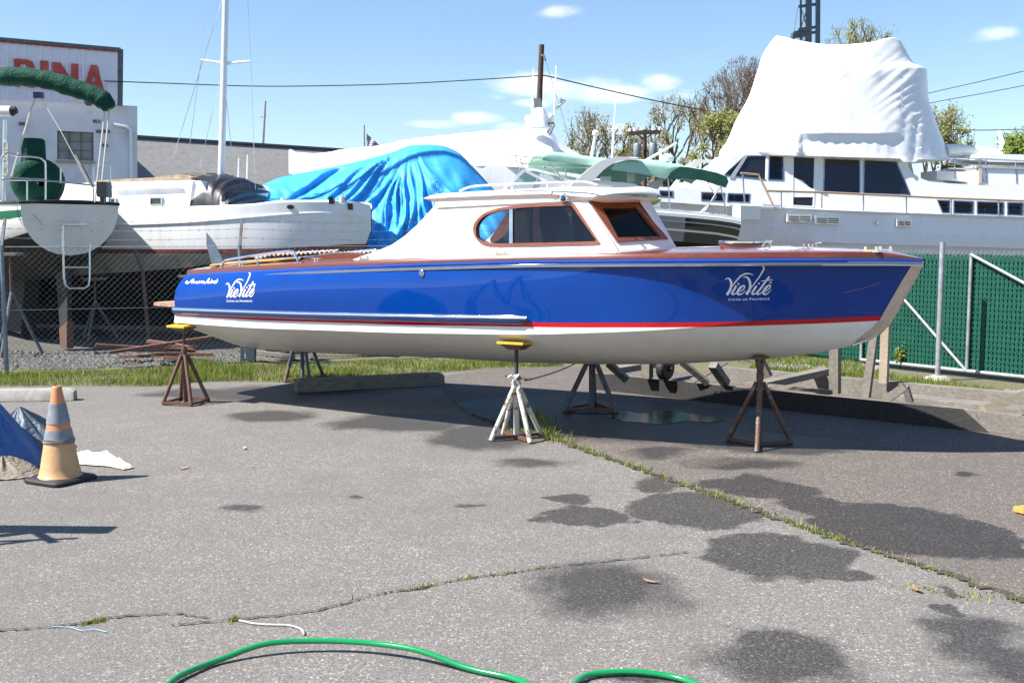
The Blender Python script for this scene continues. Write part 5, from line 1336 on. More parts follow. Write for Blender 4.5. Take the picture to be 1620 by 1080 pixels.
LT = {'A': [([(0, 0), (.36, 1), (.64, 1), (1, 0), (.72, 0), (.64, .22), (.36, .22), (.28, 0)], [[(.42, .40), (.58, .40), (.5, .74)]])],
      'R': [([(0, 0), (0, 1), (.62, 1), (.86, .94), (.97, .78), (.95, .60), (.82, .48), (.70, .45), (1, 0), (.68, 0), (.44, .42), (.29, .42), (.29, 0)], [[(.29, .60), (.56, .60), (.66, .69), (.62, .80), (.54, .82), (.29, .82)]])],
      'I': [([(0, 0), (0, 1), (1, 1), (1, 0)], [])],
      'N': [([(0, 0), (0, 1), (.30, 1), (.72, .45), (.72, 1), (1, 1), (1, 0), (.72, 0), (.28, .56), (.28, 0)], [])],
      'M': [([(0, 0), (0, 1), (.26, 1), (.5, .5), (.74, 1), (1, 1), (1, 0), (.78, 0), (.78, .62), (.56, .16), (.44, .16), (.22, .62), (.22, 0)], [])]}
for ch, x0, x1, yt in (('M', -98, -48, 80), ('A', -36, 9, 88), ('R', 22, 56, 93), ('I', 63.5, 76, 96), ('N', 83, 124, 98.5), ('A', 131, 166, 102)):
    for lp, ho in LT[ch]:
        f_ = lambda p: wpx(lerp(x0, x1, p[0]), yt+(1-p[1])*44+p[0]*(x1-x0)*.075, SOF+.052)
        ho2 = ho
        MB().prism(lp, -bn*.05, ho2, f_).build('letter', M['redlet'], sg_, smooth=False)
MB().tube([wpx(140.5, 146, SOF+.1), wpx(140.5, 167, SOF+.1)], .13, 8).build('sign_post', M['rust'], sg_)
# ---- long grey shed with shingled roof
r0, r1 = at(150, 214.5, 58.3), at(540, 236.5, 68.6); r1.z = r0.z = at(217, 218, 60).z
shd = thing('storage_shed', 'long low shed with grey shingled roof beside the white workshop', 'building', V((r0.x+8, r0.y-3, 0)))
rd = V((r1.x-r0.x, r1.y-r0.y, 0)).normalized(); rn_ = V((rd.y, -rd.x, 0))
if rn_.y > 0: rn_ = -rn_
r2 = r1+rd*30
def shingle():
    n = NT('grey_shingles'); co = n.coord(); f = n.noise(co, 3, 8, .7); br = n.add('ShaderNodeTexBrick'); mp_ = n.coord('Object')
    sp = n.add('ShaderNodeSeparateXYZ'); n.link(co, sp.inputs[0]); cb_ = n.add('ShaderNodeCombineXYZ'); n.link(sp.outputs[0], cb_.inputs[0]); n.link(sp.outputs[2], cb_.inputs[1])
    n.link(cb_.outputs[0], br.inputs['Vector']); br.inputs['Scale'].default_value = 2.2; br.inputs['Mortar Size'].default_value = .02
    br.inputs['Color1'].default_value = (.22, .212, .205, 1); br.inputs['Color2'].default_value = (.18, .172, .166, 1); br.inputs['Mortar'].default_value = (.15, .14, .13, 1)
    n.set(Base_Color=n.mix(n.ramp(f, .35, .7, 0, .6), br.outputs[0], (.27, .26, .25)), Roughness=.9); return n.m
EV = 3.2
rowsR = [[p, p+rn_*5.5-V((0, 0, p.z-EV))] for p in (r0, r2)]
MB().grid([[a, a.lerp(b, .5), b] for a, b in rowsR]).build('roof', shingle(), shd, fix=False, smooth=False)
MB().grid([[p, p-rn_*5.5-V((0, 0, p.z-EV))] for p in (r0, r2)]).build('roof', shingle(), shd, fix=False, smooth=False)
a, b = r0+rn_*5.2, r2+rn_*5.2
MB().grid([[V((p.x, p.y, z)) for z in (0, EV)] for p in (a, b)]).build('wall', mat('grey_siding', (.35, .36, .37), .8, 0, .1), shd, fix=False)
MB().bar(r0+V((0, 0, .06)), r2+V((0, 0, .06)), .3, .12).build('ridge_cap', M['rust_dark'], shd)
# far masts and flag behind the shed
single(MB().tube([at(415, 238, 75), at(419.5, 160, 75)], [.12, .09], 8).tube([at(412, 185, 75), at(421, 184, 75)], .04, 6), 'distant_mast', M['galv'], 'thin grey mast of a hidden boat beyond the shed roof', 'mast')
for k, (a, b, c_, d_) in enumerate(((392, 245, 391, 300), (378, 250, 377, 300))):
    single(MB().tube([at(c_, d_, 40), at(a, b, 40)], [.05, .03], 6), 'whip_aerial', M['white'], ['white whip aerial against the shed roof right of the mast', 'shorter whip aerial close by the foot of the mast'][k], 'aerial')
fp_ = thing('flagpole', 'thin flagpole with small faded striped flag behind the wrapped boat', 'flagpole', V((at(576, 300, 70).x, 70, 0)))
MB().tube([V((at(576, 300, 70).x, 70, 0)), at(576, 198, 70)], .06, 8).build('pole', M['galv'], fp_)
def flagmat():
    n = NT('faded_stripes'); co = n.coord(); w_ = n.add('ShaderNodeTexWave', bands_direction='Z'); n.link(co, w_.inputs[0]); w_.inputs['Scale'].default_value = 2.2
    n.set(Base_Color=n.mix(n.ramp(w_.outputs[0], .4, .6), (.42, .38, .46), (.22, .18, .28)), Roughness=.9); return n.m
mb = MB(); mb.grid([[at(lerp(580, 601, u), lerp(lerp(211, 230, u), lerp(231, 233, u), v)+.6*sin(u*9), 70+.15*sin(u*7+v*2)) for v in (0, .33, .66, 1)] for u in [i/10 for i in range(11)]])
mb.build('flag', flagmat(), fp_, fix=False)
# ================================================================== WRAPPED BOATS, CRUISER, BIG YACHT
M['yhull'] = mat('yacht_topside', (.82, .84, .89), .3, 0, .03, 2, coat=.2, dirt=(.58, .56, .52), dscale=1.1, damt=.14, aniso=(3, 3, .3))
M['shrink'] = tarpmat('white_shrinkwrap', (.83, .83, .83), .32, 2.2, .02, .4, .3, .0)
M['btarp3'] = tarpmat('bright_blue_poly', (.045, .33, .70), .52, 1.8, .10, .3, .3, .5)
M['dkglass'] = mat('dark_window_glass', (.014, .017, .022), .05, 0, .15, 1, coat=.6)
def sil(pts): return curve([(float(a), float(b)) for a, b in pts])
def drape(mb, top, bot, x0, x1, Yr, Ys, nu, nv, fold, shape=.55, sh=None, Yfar=None, skew=0.):
    """cloth hung over a hull: ridge row at the silhouette, near skirt hanging in front of it, far skirt behind"""
    near, far = [], []
    for i in range(nu+1):
        px = lerp(x0, x1, i/nu); yt, yb = top(px), bot(px); rn_, rf_ = [], []
        yr = Yr+skew*(px-x0)/(x1-x0); ys = Ys+skew*(px-x0)/(x1-x0)
        r0 = at(px, yt, yr)
        for j in range(nv+1):
            v = j/nv; py = lerp(yt, yb, v); Y = lerp(yr, ys, v**shape)
            Y -= fold(px, py, v)
            rn_.append(at(px, py, Y))
            zb = at(px, yb, ys).z; w_ = v**shape
            rf_.append(V((r0.x+(r0.x-at(px, yt, ys).x)*0, yr+(yr-ys)*w_, lerp(r0.z, zb, v))))
        near.append(rn_); far.append(rf_)
    mb.grid(near); mb.grid(far)
# ---- boat under the bright blue tarp
top3 = sil([(398, 306), (405, 299), (424, 288), (444, 280), (490, 271), (533, 262.5), (591, 249), (622, 240), (638, 233.5), (650, 230), (675, 228.5), (699, 230.5), (715, 236), (727, 242.5), (749, 265), (772, 290), (800, 322), (815, 345)])
rnf = random.Random(21); PLE = [(rnf.uniform(-1.25, .62), rnf.uniform(.016, .042), rnf.uniform(.5, 1)) for _ in range(30)]
def fold3(px, py, v):
    dx, dy = px-648, py-222; r = sqrt(dx*dx+dy*dy); a = atan2(dx, max(1, dy)); s = 0
    for a0, w_, am in PLE:
        s += am*exp(-((a-a0+.05*sin(r*.05+a0*9))/w_)**2)
    k = sm((r-12)/90)*(1 if a > -1.0 else .5)
    big = .34*exp(-((px-(548-(py-262)*1.55))/9)**2)*sm((py-262)/12)*(1 if px < 560 else 0)
    return k*(s*.115-.05)+.06*sin(px*.13+py*.09)*v+.04*sin(px*.31-py*.17)*v-big*.5
b3 = thing('tarped_boat', 'boat hidden under a glossy bright blue tarpaulin with gathered folds', 'boat', V((at(600, 400, 20).x, 20, 0)))
mb = MB(); drape(mb, top3, sil([(398, 330), (440, 370), (520, 404), (560, 408), (700, 412), (815, 412)]), 398, 815, 20.6, 18.9, 210, 56, fold3, .7)
mb.build('tarpaulin', M['btarp3'], b3, angle=180)
mb = MB(); a, b = at(470, 420, 20.4), at(800, 420, 20.6)
mb.grid([[V((lerp(a.x, b.x, i/12), 20.5+s*1.35*min(1, (i+.4)/5)*k, z)) for k, z in ((1, 1.5), (.95, 1.1), (.5, .75), (.0, .6))] for i in range(13) for s in (-1,)]); mb.grid([[V((lerp(a.x, b.x, i/12), 20.5+1.35*min(1, (i+.4)/5)*k, z)) for k, z in ((1, 1.5), (.95, 1.1), (.5, .75), (.0, .6))] for i in range(13)])
mb.build('hull', M['antifoul_and_shade'], b3)
# ---- shrink-wrapped yacht further back
top4 = sil([(457, 237), (461, 236), (468, 240.5), (500, 242.5), (545, 236), (600, 230), (640, 221.5), (700, 214), (760, 208), (820, 203), (838, 199), (858, 197), (867, 202), (876, 212), (884, 222), (905, 237), (930, 252), (955, 268)])
def fold4(px, py, v):
    return .10*sin(px*.045+py*.03)*v+.07*sin(px*.11-py*.05)*v+.35*exp(-((px-(872+(py-205)*.05))/5)**2)*v-1.5*sm((px-868)/60)*v+.10*sin(px*.2)*exp(-((py-top4(px)-3)/4)**2)
b4 = thing('wrapped_cruiser', 'long white shrink-wrapped yacht rising behind the blue tarpaulin boat', 'yacht', V((at(700, 300, 35).x, 35, 0)))
mb = MB(); drape(mb, top4, sil([(457, 274), (470, 278), (560, 282), (700, 284), (760, 262), (860, 268), (955, 285)]), 457, 955, 36, 33.2, 150, 22, fold4, .75)
mb.build('shrink_wrap', M['shrink'], b4, angle=180)
mb = MB(); mb.grid([[V((lerp(at(462, 270, 34).x, at(960, 270, 34).x, i/16), 35.6-2.35*min(1, (i+.5)/3)*k, z)) for k, z in ((1.0, 3.95), (1.02, 3.3), (1, 2.6), (.85, 1.6), (.2, .8), (0, .7))] for i in range(17)])
mb.grid([[V((lerp(at(462, 270, 34).x, at(960, 270, 34).x, i/16), 35.6+2.35*min(1, (i+.5)/3)*k, z)) for k, z in ((1.0, 3.95), (1.02, 3.3), (1, 2.6), (.85, 1.6), (.2, .8), (0, .7))] for i in range(17)])
mb.build('hull', M['gel_old'], b4)
for px, py, r_ in ((835, 187.5, 5), (870, 185.5, 6)):
    c = at(px, py, 34.6); s_ = 34.6/F; d = MB().lathe([(0, -r_*s_*1.1), (r_*s_*.7, -r_*s_), (r_*s_, -.2*r_*s_), (r_*s_*.95, .3*r_*s_), (r_*s_*.6, .85*r_*s_), (0, 1.05*r_*s_)], c, 16)
    d.tube([c-V((0, 0, r_*s_)), c-V((0, 0, r_*s_+.16))], .07, 8); d.build('satellite_dome', M['white'], b4)
c = at(853, 200, 34.6); MB().lathe([(.38, -.05), (.30, .25), (.22, .45), (.17, .55), (.02, .60)], c, 16).build('mast_shroud', M['shrink'], b4)
MB().tube([at(861, 196, 34.4), at(876, 194, 34.4), at(877, 197, 34.4), at(869, 214, 34.3)], .035, 6).tube([at(873, 196, 34.4), at(866, 211, 34.3)], .03, 6).build('radar_bracket', M['rust_dark'], b4)
MB().tube([at(841, 196, 34.5), at(844, 108, 34.5)], [.03, .015], 6).build('aerial', M['white'], b4)
MB().tube([at(877, 182, 34.3), at(880, 104, 34.3)], [.035, .018], 6).build('aerial', M['white'], b4)
mb = MB(); mb.tube([at(880, 172, 34.3), at(893, 160, 34.3)], .04, 5).tube([at(885, 168, 34.3), at(888, 155, 34.3)], .03, 5).tube([at(886, 158, 34.3), at(895, 160, 34.3)], .03, 5); mb.build('wind_vane', M['steel'], b4)
# ---- express cruiser with green bimini
C5 = Frame((at(1000, 400, 22.5).x, 22.9), (-.97, -.10), -1)
c5 = thing('express_cruiser', 'white and black express cruiser with pale green bimini top and radar arch', 'motor boat', C5.w(0, 0, 0))
HW = 1.45
b5b = lambda x: HW*max(.05, (1-max(0, (x-.6)/4.4)**2.2)) if x < 5 else .07
l5 = lambda p, k=1.: C5.lift(p[0], p[1], lambda x, z: -b5b(x)*k)
def row5(pts, k=1.): 
    P_ = sorted([(lambda q: (q.x, q.z))(C5.b(l5(p, k))) for p in pts]); return curve(P_)
t5 = row5([(700, 322), (800, 321), (900, 323), (1000, 328), (1040, 331), (1100, 336), (1160, 343), (1186, 350)])
xs5 = [lerp(-1.95, 5.0, i/60) for i in range(61)]; mb = MB()
off5 = [0, .055, .06, .085, .09, .12, .20, .222, .36, .40, .41, .60, 1.05]; yk5 = [1, 1.0, 1.02, 1.02, 1.03, 1.03, 1.02, 1.02, 1.0, .995, .99, .93, .0]
xsp = C5.b(l5((1085, 360))).x; ISP = min(range(61), key=lambda i: abs(xs5[i]-xsp))
mats5 = [0, 0, 1, 1, 0, 2, 1, 2, 0, 2, 2, 3]
xa5 = lambda x, j: x+(.18 if x < -1.5 else 0)*0
for sg in (-1, 1):
    R = [[C5.w(x-(off5[j]*.25 if x < -1.6 else 0)*(-1)*.6, sg*b5b(x)*yk5[j], t5(x)-off5[j]) for j in range(13)] for x in xs5]
    for j in range(12):
        for fw in (0, 1):
            mb.cur = 4 if fw and mats5[j] == 2 else mats5[j]
            mb.grid([[r[j], r[j+1]] for r, x in zip(R, xs5) if (x >= xs5[ISP] if fw else x <= xs5[ISP])])
mb.cur = 2
e0 = [C5.w(-1.95+off5[j]*.15, -b5b(-1.95)*yk5[j], t5(-1.95)-off5[j]) for j in range(13)]; e1 = [C5.w(-1.95+off5[j]*.15, b5b(-1.95)*yk5[j], t5(-1.95)-off5[j]) for j in range(13)]
mb.grid([e0, e1])
M['sil'] = mat('silver_stripe', (.45, .47, .48), .25, .3, .05); M['gloss_black'] = mat('gloss_black_hull', (.014, .015, .017), .08, 0, .2, 2, coat=1.)
mb.build('hull', [M['gel'], M['sil'], M['gloss_black'], M['antifoul_and_shade'], mat('grey_brown_band', (.26, .25, .24), .15, 0, .1, 2, coat=.5)], c5, angle=30)
MB().grid([[C5.w(x, y*b5b(x)*.99, t5(x)+.10*(1-y*y)-.004) for y in (-1, -.6, 0, .6, 1)] for x in xs5]).build('deck', M['gel'], c5)
f5 = lambda y: (lambda p: C5.lift(p[0], p[1], lambda x, z: y))
# coaming / raised deck
MB().prism([(800, 325), (802, 296), (860, 286), (930, 284), (1000, 290), (1030, 300), (1044, 318), (1046, 334)], C5.n*2.3, (), f5(-1.2)).build('coaming', M['gel'], c5)
wsn = MB().prism([(796, 296), (829, 267), (878, 291), (872, 293), (830, 272), (806, 294)], C5.n*.04, (), f5(-1.05)).prism([(829, 267), (845, 267), (915, 282), (945, 296), (938, 296), (910, 285.5), (846, 270), (832, 270)], C5.n*.04, (), lambda p: C5.lift(p[0], p[1], lambda x, z: -.2)); wsn.build('windscreen_frame', M['white'], c5)
MB().prism([(806, 294), (830, 272), (872, 293)], C5.n*.008, (), f5(-1.04)).build('windscreen_pane', glass('green_glass', (.62, .80, .76)), c5)
MB().prism([(832, 271), (846, 271), (910, 286), (938, 297), (880, 297)], C5.n*.008, (), lambda p: C5.lift(p[0], p[1], lambda x, z: -.19)).build('windscreen_pane', M['glass'], c5)
# radar arch
def arch(y): return [f5(y)(p) for p in ((893, 300), (915, 282), (945, 262), (962, 253), (985, 248.5))]
mb = MB(); A_ = smooth_path([V((a, b, 0)) for a, b in ((897, 300), (912, 285), (936, 264), (955, 253), (985, 248), (1010, 251))], 5); B_ = smooth_path([V((a, b, 0)) for a, b in ((925, 300), (935, 290), (955, 269), (972, 258), (990, 253), (1010, 254))], 5)
ap = [(p.x, p.y) for p in A_]+[(p.x, p.y) for p in B_[::-1]]
for y in (-1.42, 1.15): mb.prism(ap, C5.n*.16, (), f5(y))
mb.grid([[C5.w(q.x+dx, y, q.z+.10*(1-(y/1.4)**2)) for y in [-1.4+2.8*k/10 for k in range(11)]] for q in [C5.b(f5(-1.4)((1000, 250)))] for dx in (-.16, .16)])
mb.build('radar_arch', M['gel'], c5)
MB().prism([(1046, 279), (1056, 279), (1040, 300), (1022, 306), (1022, 297)], C5.n*.12, (), f5(-1.2)).build('arch_leg', mat('grey_arch', (.42, .44, .44), .35), c5)
# bimini panels: cambered cloth with a valance, both ends drooping
def bimini(near_top, near_bot, ya, yb, rise, name='bimini'):
    A_ = resample([(a, b, 0) for a, b in near_top], 40); B_ = resample([(a, b, 0) for a, b in near_bot], 40); mb = MB(); rows = []
    for a, b in zip(A_, B_):
        p, q_ = f5(ya)((a.x, a.y)), f5(ya)((b.x, b.y)); row = [q_, p.lerp(q_, .4)-C5.n*.015]; pb = C5.b(p)
        for k in range(13):
            t = k/12; row.append(C5.w(pb.x, lerp(ya, yb, t), pb.z+rise*sin(pi*t)+.01*sin(k*2+pb.x*4)))
        qb = C5.b(q_); row.append(C5.w(qb.x, yb, qb.z)); rows.append(row)
    mb.grid(rows); return mb
def cloth2(name, c1, c2):
    n = NT(name); co = n.coord(); f = n.noise(co, 3, 5); g_ = n.add('ShaderNodeNewGeometry')
    col = n.mix(n.ramp(f, .3, .7), c1, c2); n.set(Base_Color=col, Roughness=.85); n.bump(f, .25, .05); return n.m
M['bim'] = cloth2('pale_green_canvas', (.34, .58, .46), (.42, .66, .54)); M['bim2'] = cloth2('shaded_green_canvas', (.010, .075, .05), (.018, .10, .07))
bimini([(858, 247), (864, 242.5), (880, 242), (905, 245), (940, 250), (965, 252)], [(858, 254), (866, 255), (900, 258), (930, 261), (950, 264), (958, 264)], -1.25, 1.25, .10).build('forward_bimini', M['bim'], c5, angle=80)
bimini([(972, 259), (984, 255.5), (1020, 255), (1045, 255), (1062, 259), (1085, 263), (1110, 268), (1135, 273), (1150, 279)], [(966, 269), (985, 271), (1020, 276), (1046, 282), (1056, 283), (1066, 271), (1085, 265), (1110, 270), (1135, 275), (1150, 281)], -1.35, 1.25, .10).build('after_bimini', M['bim'], c5, angle=80)
# after end of the panel, its shade painted in as dark green
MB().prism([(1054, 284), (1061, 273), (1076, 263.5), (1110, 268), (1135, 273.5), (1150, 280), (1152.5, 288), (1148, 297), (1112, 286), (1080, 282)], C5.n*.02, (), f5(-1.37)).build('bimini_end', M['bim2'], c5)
mb = MB()
for pts, y in (([(1057, 283), (1060, 345)], -1.38), ([(1117, 284), (1133, 312), (1090, 352)], -1.3), ([(1140, 294), (1118, 330), (1086, 362)], -1.38), ([(1140, 294), (1148, 330), (1152, 372)], -1.3), ([(822, 258), (868, 264), (946, 266)], -1.2), ([(868, 256), (895, 292)], -1.2), ([(868, 256), (840, 300)], -1.2), ([(895, 258), (895, 282)], -.6), ([(800, 245), (866, 252)], -1.15), ([(815, 249), (823, 270)], -1.15), ([(822, 249), (830, 270)], -1.15)):
    MB().tube([f5(y)(p) for p in pts], .013, 6).build('bimini_strut', M['steel'], c5)
mb = MB()
for pts in ([(1042, 340), (1048, 333), (1090, 337), (1120, 340), (1122, 354)], [(1088, 337), (1088, 352)], [(1118, 340), (1128, 338), (1135, 347), (1142, 372)], [(1150, 352), (1160, 350), (1164, 360), (1158, 376)]): mb.tube([f5(-1.35)(p) for p in pts], .016, 6)
mb.build('stern_rail', M['steel'], c5)
MB().prism([(1138, 357), (1148, 357), (1151, 370), (1158, 378), (1134, 378), (1137, 370)], C5.n*.25, (), f5(-1.4)).build('stern_light', mat('grey_plastic', (.40, .43, .46), .4), c5)
MB().tube([f5(-.9)((928, 292)), f5(-.9)((942, 214))], [.045, .028], 8).lathe([(0, -.05), (.06, -.04), (.075, .02), (.04, .06), (0, .065)], f5(-.9)((942.5, 211)), 12).build('thick_aerial', M['white'], c5)
MB().tube([f5(.4)((968, 252)), f5(.4)((974, 160))], [.022, .010], 6).build('whip_aerial', M['white'], c5)
MB().tube([f5(-.4)((1022, 254)), f5(-.4)((1071, 226))], [.03, .02], 6).build('folded_aerial', M['white'], c5)
c = f5(.2)((1056, 249)); MB().lathe([(.0, -.09), (.13, -.08), (.145, 0), (.10, .06), (0, .08)], c, 16).build('radome', M['white'], c5)
MB().tube([f5(.2)((1045, 235)), f5(.2)((1046, 258))], .03, 6).build('light_mast', M['white'], c5)
MB().box(f5(-.9)((958, 292)), (.2, .3, .3)).build('helm_console', M['gel_old'], c5); MB().box(f5(-.8)((998, 280)), (.14, .14, .2)).build('cup_holder', M['gel_old'], c5)
# ---- big flybridge yacht under shrink-wrap
Y6 = Frame((8.65+.22*2.2, 30.0+.975*2.2), (-.975, -.22), -1)
y6 = thing('flybridge_yacht', 'large white flybridge yacht with tall shrink-wrapped bridge behind the green gate', 'yacht', Y6.w(0, 0, 0))
HB6 = 2.25
b6 = lambda x: HB6*max(.02, 1-max(0, (x-1.2)/5.6)**2.3) if x < 6.8 else .05
def c6(pts, k=1.):
    P_ = sorted([(lambda q: (q.x, q.z))(Y6.b(Y6.lift(a, b, lambda x, z: -b6(x)*k))) for a, b in pts]); return curve(P_)
t6 = c6([(985, 304), (1043, 313), (1080, 318.5), (1180, 324.5), (1265, 329.6), (1400, 335), (1500, 338.5), (1620, 342.6), (1720, 346)])
k6 = c6([(985, 330), (1090, 345), (1191, 354), (1339, 365), (1500, 370), (1620, 374), (1720, 377)], .97)
xs6 = [lerp(-13, 6.75, (i/80)) for i in range(81)]; mb = MB()
for sg in (-1, 1):
    R = []
    for x in xs6:
        b = b6(x); zt_, zk = t6(x), k6(x); e = max(0, (x-1)/5.75)
        pr = [(1.0, zt_), (1.03, zt_-.01), (1.03, zt_-.07), (1.0, zt_-.08), (lerp(.995, .9, e), lerp(zt_, zk, .55)), (lerp(.985, .78, e), zk+.02), (lerp(1.0, .80, e), zk), (lerp(.97, .62, e), zk-.35), (lerp(.93, .5, e), 1.55), (lerp(.85, .3, e), 1.15), (0., lerp(.75, .95, e))]
        R.append([Y6.w(x-e*e*(zt_-z)*.45, sg*b*k, z) for k, z in pr])
    for j in range(10): mb.cur = 1 if j in (1,) else 0; mb.grid([[r[j], r[j+1]] for r in R])
mb.build('hull', [M['yhull'], M['sil']], y6, angle=35)
MB().grid([[Y6.w(x, y*b6(x)*.99, t6(x)-.05+.06*(1-y*y)) for y in (-1, -.5, 0, .5, 1)] for x in xs6]).build('deck', M['gel'], y6)
# house sides lean in a little
lean = lambda y0: (lambda p: Y6.lift(p[0], p[1], lambda x, z: -(y0-.30*(z-2.9))))
def house_part(name, poly, holes, y0, m, th=.06, both=True):
    a = MB().prism(poly, Y6.n*th, holes, lean(y0)); b = a.mirrored(Y6.mir); o = a.build(name, m, y6)
    if both: b.build(name, m, y6)
    return o
WN = {'salon_window': [[(1303, 250), (1361, 252), (1361, 307), (1302, 304)], [(1366, 252.5), (1419, 254.5), (1441, 309), (1365, 307)]],
      'side_door': [[(1254, 247), (1290, 248.5), (1288, 327.5), (1253, 326)]],
      'bridge_window': [[(1216, 246), (1240, 247), (1240, 286), (1215, 285)], [(1150, 272), (1178, 246), (1212, 246), (1211, 285), (1145, 278)]],
      'port_window': [[(1109, 303.5), (1147, 305), (1146, 319.5), (1109, 317.5)], [(1151, 305.3), (1187, 306.5), (1186, 321), (1150, 319.7)], [(1043, 301), (1065, 302), (1065, 312.5), (1043, 311.5)]],
      'cabin_window': [[(1482, 316), (1503, 316.6), (1503, 338), (1490, 337.4)], [(1508, 316.8), (1540, 318), (1540, 339), (1508, 338.2)], [(1545, 318.2), (1588, 319.4), (1588, 340.6), (1545, 339.2)], [(1593, 319.6), (1619, 320.2), (1619, 341.6), (1593, 340.8)], [(1624, 320.4), (1660, 321.4), (1660, 343), (1624, 341.8)]]}
hs6 = [(1126, 300), (1140, 276), (1165, 240), (1440, 246), (1437, 262), (1442, 272), (1454, 281), (1470, 287), (1500, 290), (1560, 293), (1720, 298), (1720, 350), (1500, 343), (1250, 333), (1030, 318), (1030, 296), (1060, 296)]
holes = [q for k_ in WN for q in WN[k_]]
house_part('deckhouse', hs6, holes, 1.85, M['gel'])
def curtainmat():
    n = NT('pleated_curtains'); co = n.coord(); w_ = n.add('ShaderNodeTexWave', bands_direction='X'); n.link(co, w_.inputs[0]); w_.inputs['Scale'].default_value = 2.6; w_.inputs['Distortion'].default_value = 1.2
    n.set(Base_Color=n.mix(w_.outputs[0], (.14, .12, .16), (.32, .29, .34)), Roughness=.9); return n.m
M['curtain'] = curtainmat(); M['wglass'] = glass('tinted_salon_glass', (.34, .35, .37), 1.3)
for nm, L_ in WN.items():
    for q in L_:
        cx_, cy_ = sum(p[0] for p in q)/4, sum(p[1] for p in q)/len(q)
        if nm == 'salon_window': cy_ = 280
        rim = [(lerp(cx_, p[0], 1.0)+(1.6 if p[0] < cx_ else -1.6), p[1]+(1.6 if p[1] < cy_ else -1.6)) for p in q]
        f_ = MB().prism(q, Y6.n*.05, [rim], lambda p: lean(1.85)(p)-Y6.n*.012).build(nm, M['steel'] if nm != 'side_door' else M['gel'], y6)
        curt = nm in ('cabin_window', 'port_window') or (nm == 'bridge_window' and q[0][0] > 1200)
        MB().prism(rim, Y6.n*.01, (), lambda p: lean(1.85)(p)+Y6.n*.02).build('pane', M['wglass'] if curt else M['dkglass'], f_)
        if curt: MB().prism(q, Y6.n*.01, (), lambda p: lean(1.85)(p)+Y6.n*.12).build('curtain', M['curtain'], f_)
q = [(1178, 246), (1183, 246), (1160, 283), (1154, 282)]
MB().prism(q, Y6.n*.03, (), lambda p: lean(1.85)(p)-Y6.n*.02).build('window_pillar', M['sil'], y6)
MB().prism([(1256, 281), (1270, 286), (1280, 296), (1288, 300), (1287, 312), (1255, 312)], Y6.n*.02, (), lambda p: lean(1.85)(p)-Y6.n*.0).build('door_blind', M['gel_old'], y6)
MB().grid([[Y6.w(x, y, z) for y in (-1.5, yf_)] for yf_, (x, z) in zip((1.5, 1.5, .2, .1, 1.5, 1.5, 1.5, 1.5), [(lambda q: (q.x, q.z))(Y6.b(lean(1.85)(p))) for p in ((1030, 299), (1060, 299), (1126, 302), (1168, 243), (1440, 248), (1454, 283), (1500, 291), (1720, 299))])]).build('house_top', M['gel'], y6, smooth=False)
# wrap over the bridge
Lw = sil([(58, 1228), (70, 1219), (85, 1211), (110, 1204), (150, 1194), (190, 1175), (225, 1162), (244, 1150), (252, 1160)])
Rw = sil([(58, 1424), (70, 1431), (95, 1446), (106, 1466), (150, 1469), (190, 1481), (240, 1500), (252, 1504)])
wt = sil([(1228, 57), (1240, 58.5), (1262, 64), (1320, 71), (1380, 66.5), (1400, 61), (1413, 59.5), (1425, 64)])
rows_n, rows_f = [], []; NW, MW = 110, 60
for j in range(NW+1):
    v = j/NW; row, rowf = [], []
    for i in range(MW+1):
        t = i/MW; yb = lerp(0, 1, v); py0 = lerp(58, 252, v)
        a, b = Lw(py0), Rw(py0); px = lerp(a, b, t)
        ty = wt(lerp(1228, 1424, t)); bot = 246+ (6 if px < 1160 else 0)*(1-abs(px-1148)/30 if abs(px-1148) < 30 else 0)+max(0, (px-1250)/250)*7+(5 if 1425 < px < 1452 else 0)
        py = lerp(ty, bot, v)
        w_ = lerp(.55, 2.0, v**.9)
        if py > 212 and 1262 < px < 1428: w_ -= .12*sm((py-208)/18)*sm((px-1262)/8)*sm((1428-px)/8)
        ends = (sin(pi*min(1, max(0, t)))+1e-4)**.30
        fo = .02*sin(px*.05+py*.03)+.008*sin(px*.11-py*.07)
        hi = exp(-((px-1435)/40)**2-((py-140)/60)**2)
        fo += hi*.022*sin((px*1.0+py*1.3)*.30+1.2*sin(py*.11+px*.05))+.05*exp(-((px-1330)/12)**2-((py-114)/12)**2)+.06*exp(-((px-1385)/11)**2-((py-114)/12)**2)
        fo += .025*exp(-((px-1446)/20)**2)*sm((py-160)/30)*sin(px*.33+py*.05)
        if py > 214 and 1250 < px < 1440: fo += .012*sin(px*.36+.8*sin(py*.1))
        yv = w_*ends+fo*ends
        p = Y6.lift(px, py, lambda x, z: -yv); row.append(p); q_ = Y6.b(p); rowf.append(Y6.w(q_.x, w_*ends*.95*sm(t*2.6), q_.z))
    rows_n.append(row); rows_f.append(rowf)
mb = MB(); mb.grid(rows_n); mb.grid(rows_f); mb.grid([rows_n[0], rows_f[0]]); mb.grid([rows_n[-1], rows_f[-1]])
mb.grid([[r[0], f[0]] for r, f in zip(rows_n, rows_f)]); mb.grid([[r[-1], f[-1]] for r, f in zip(rows_n, rows_f)])
mb.build('bridge_wrap', M['shrink'], y6, angle=75)
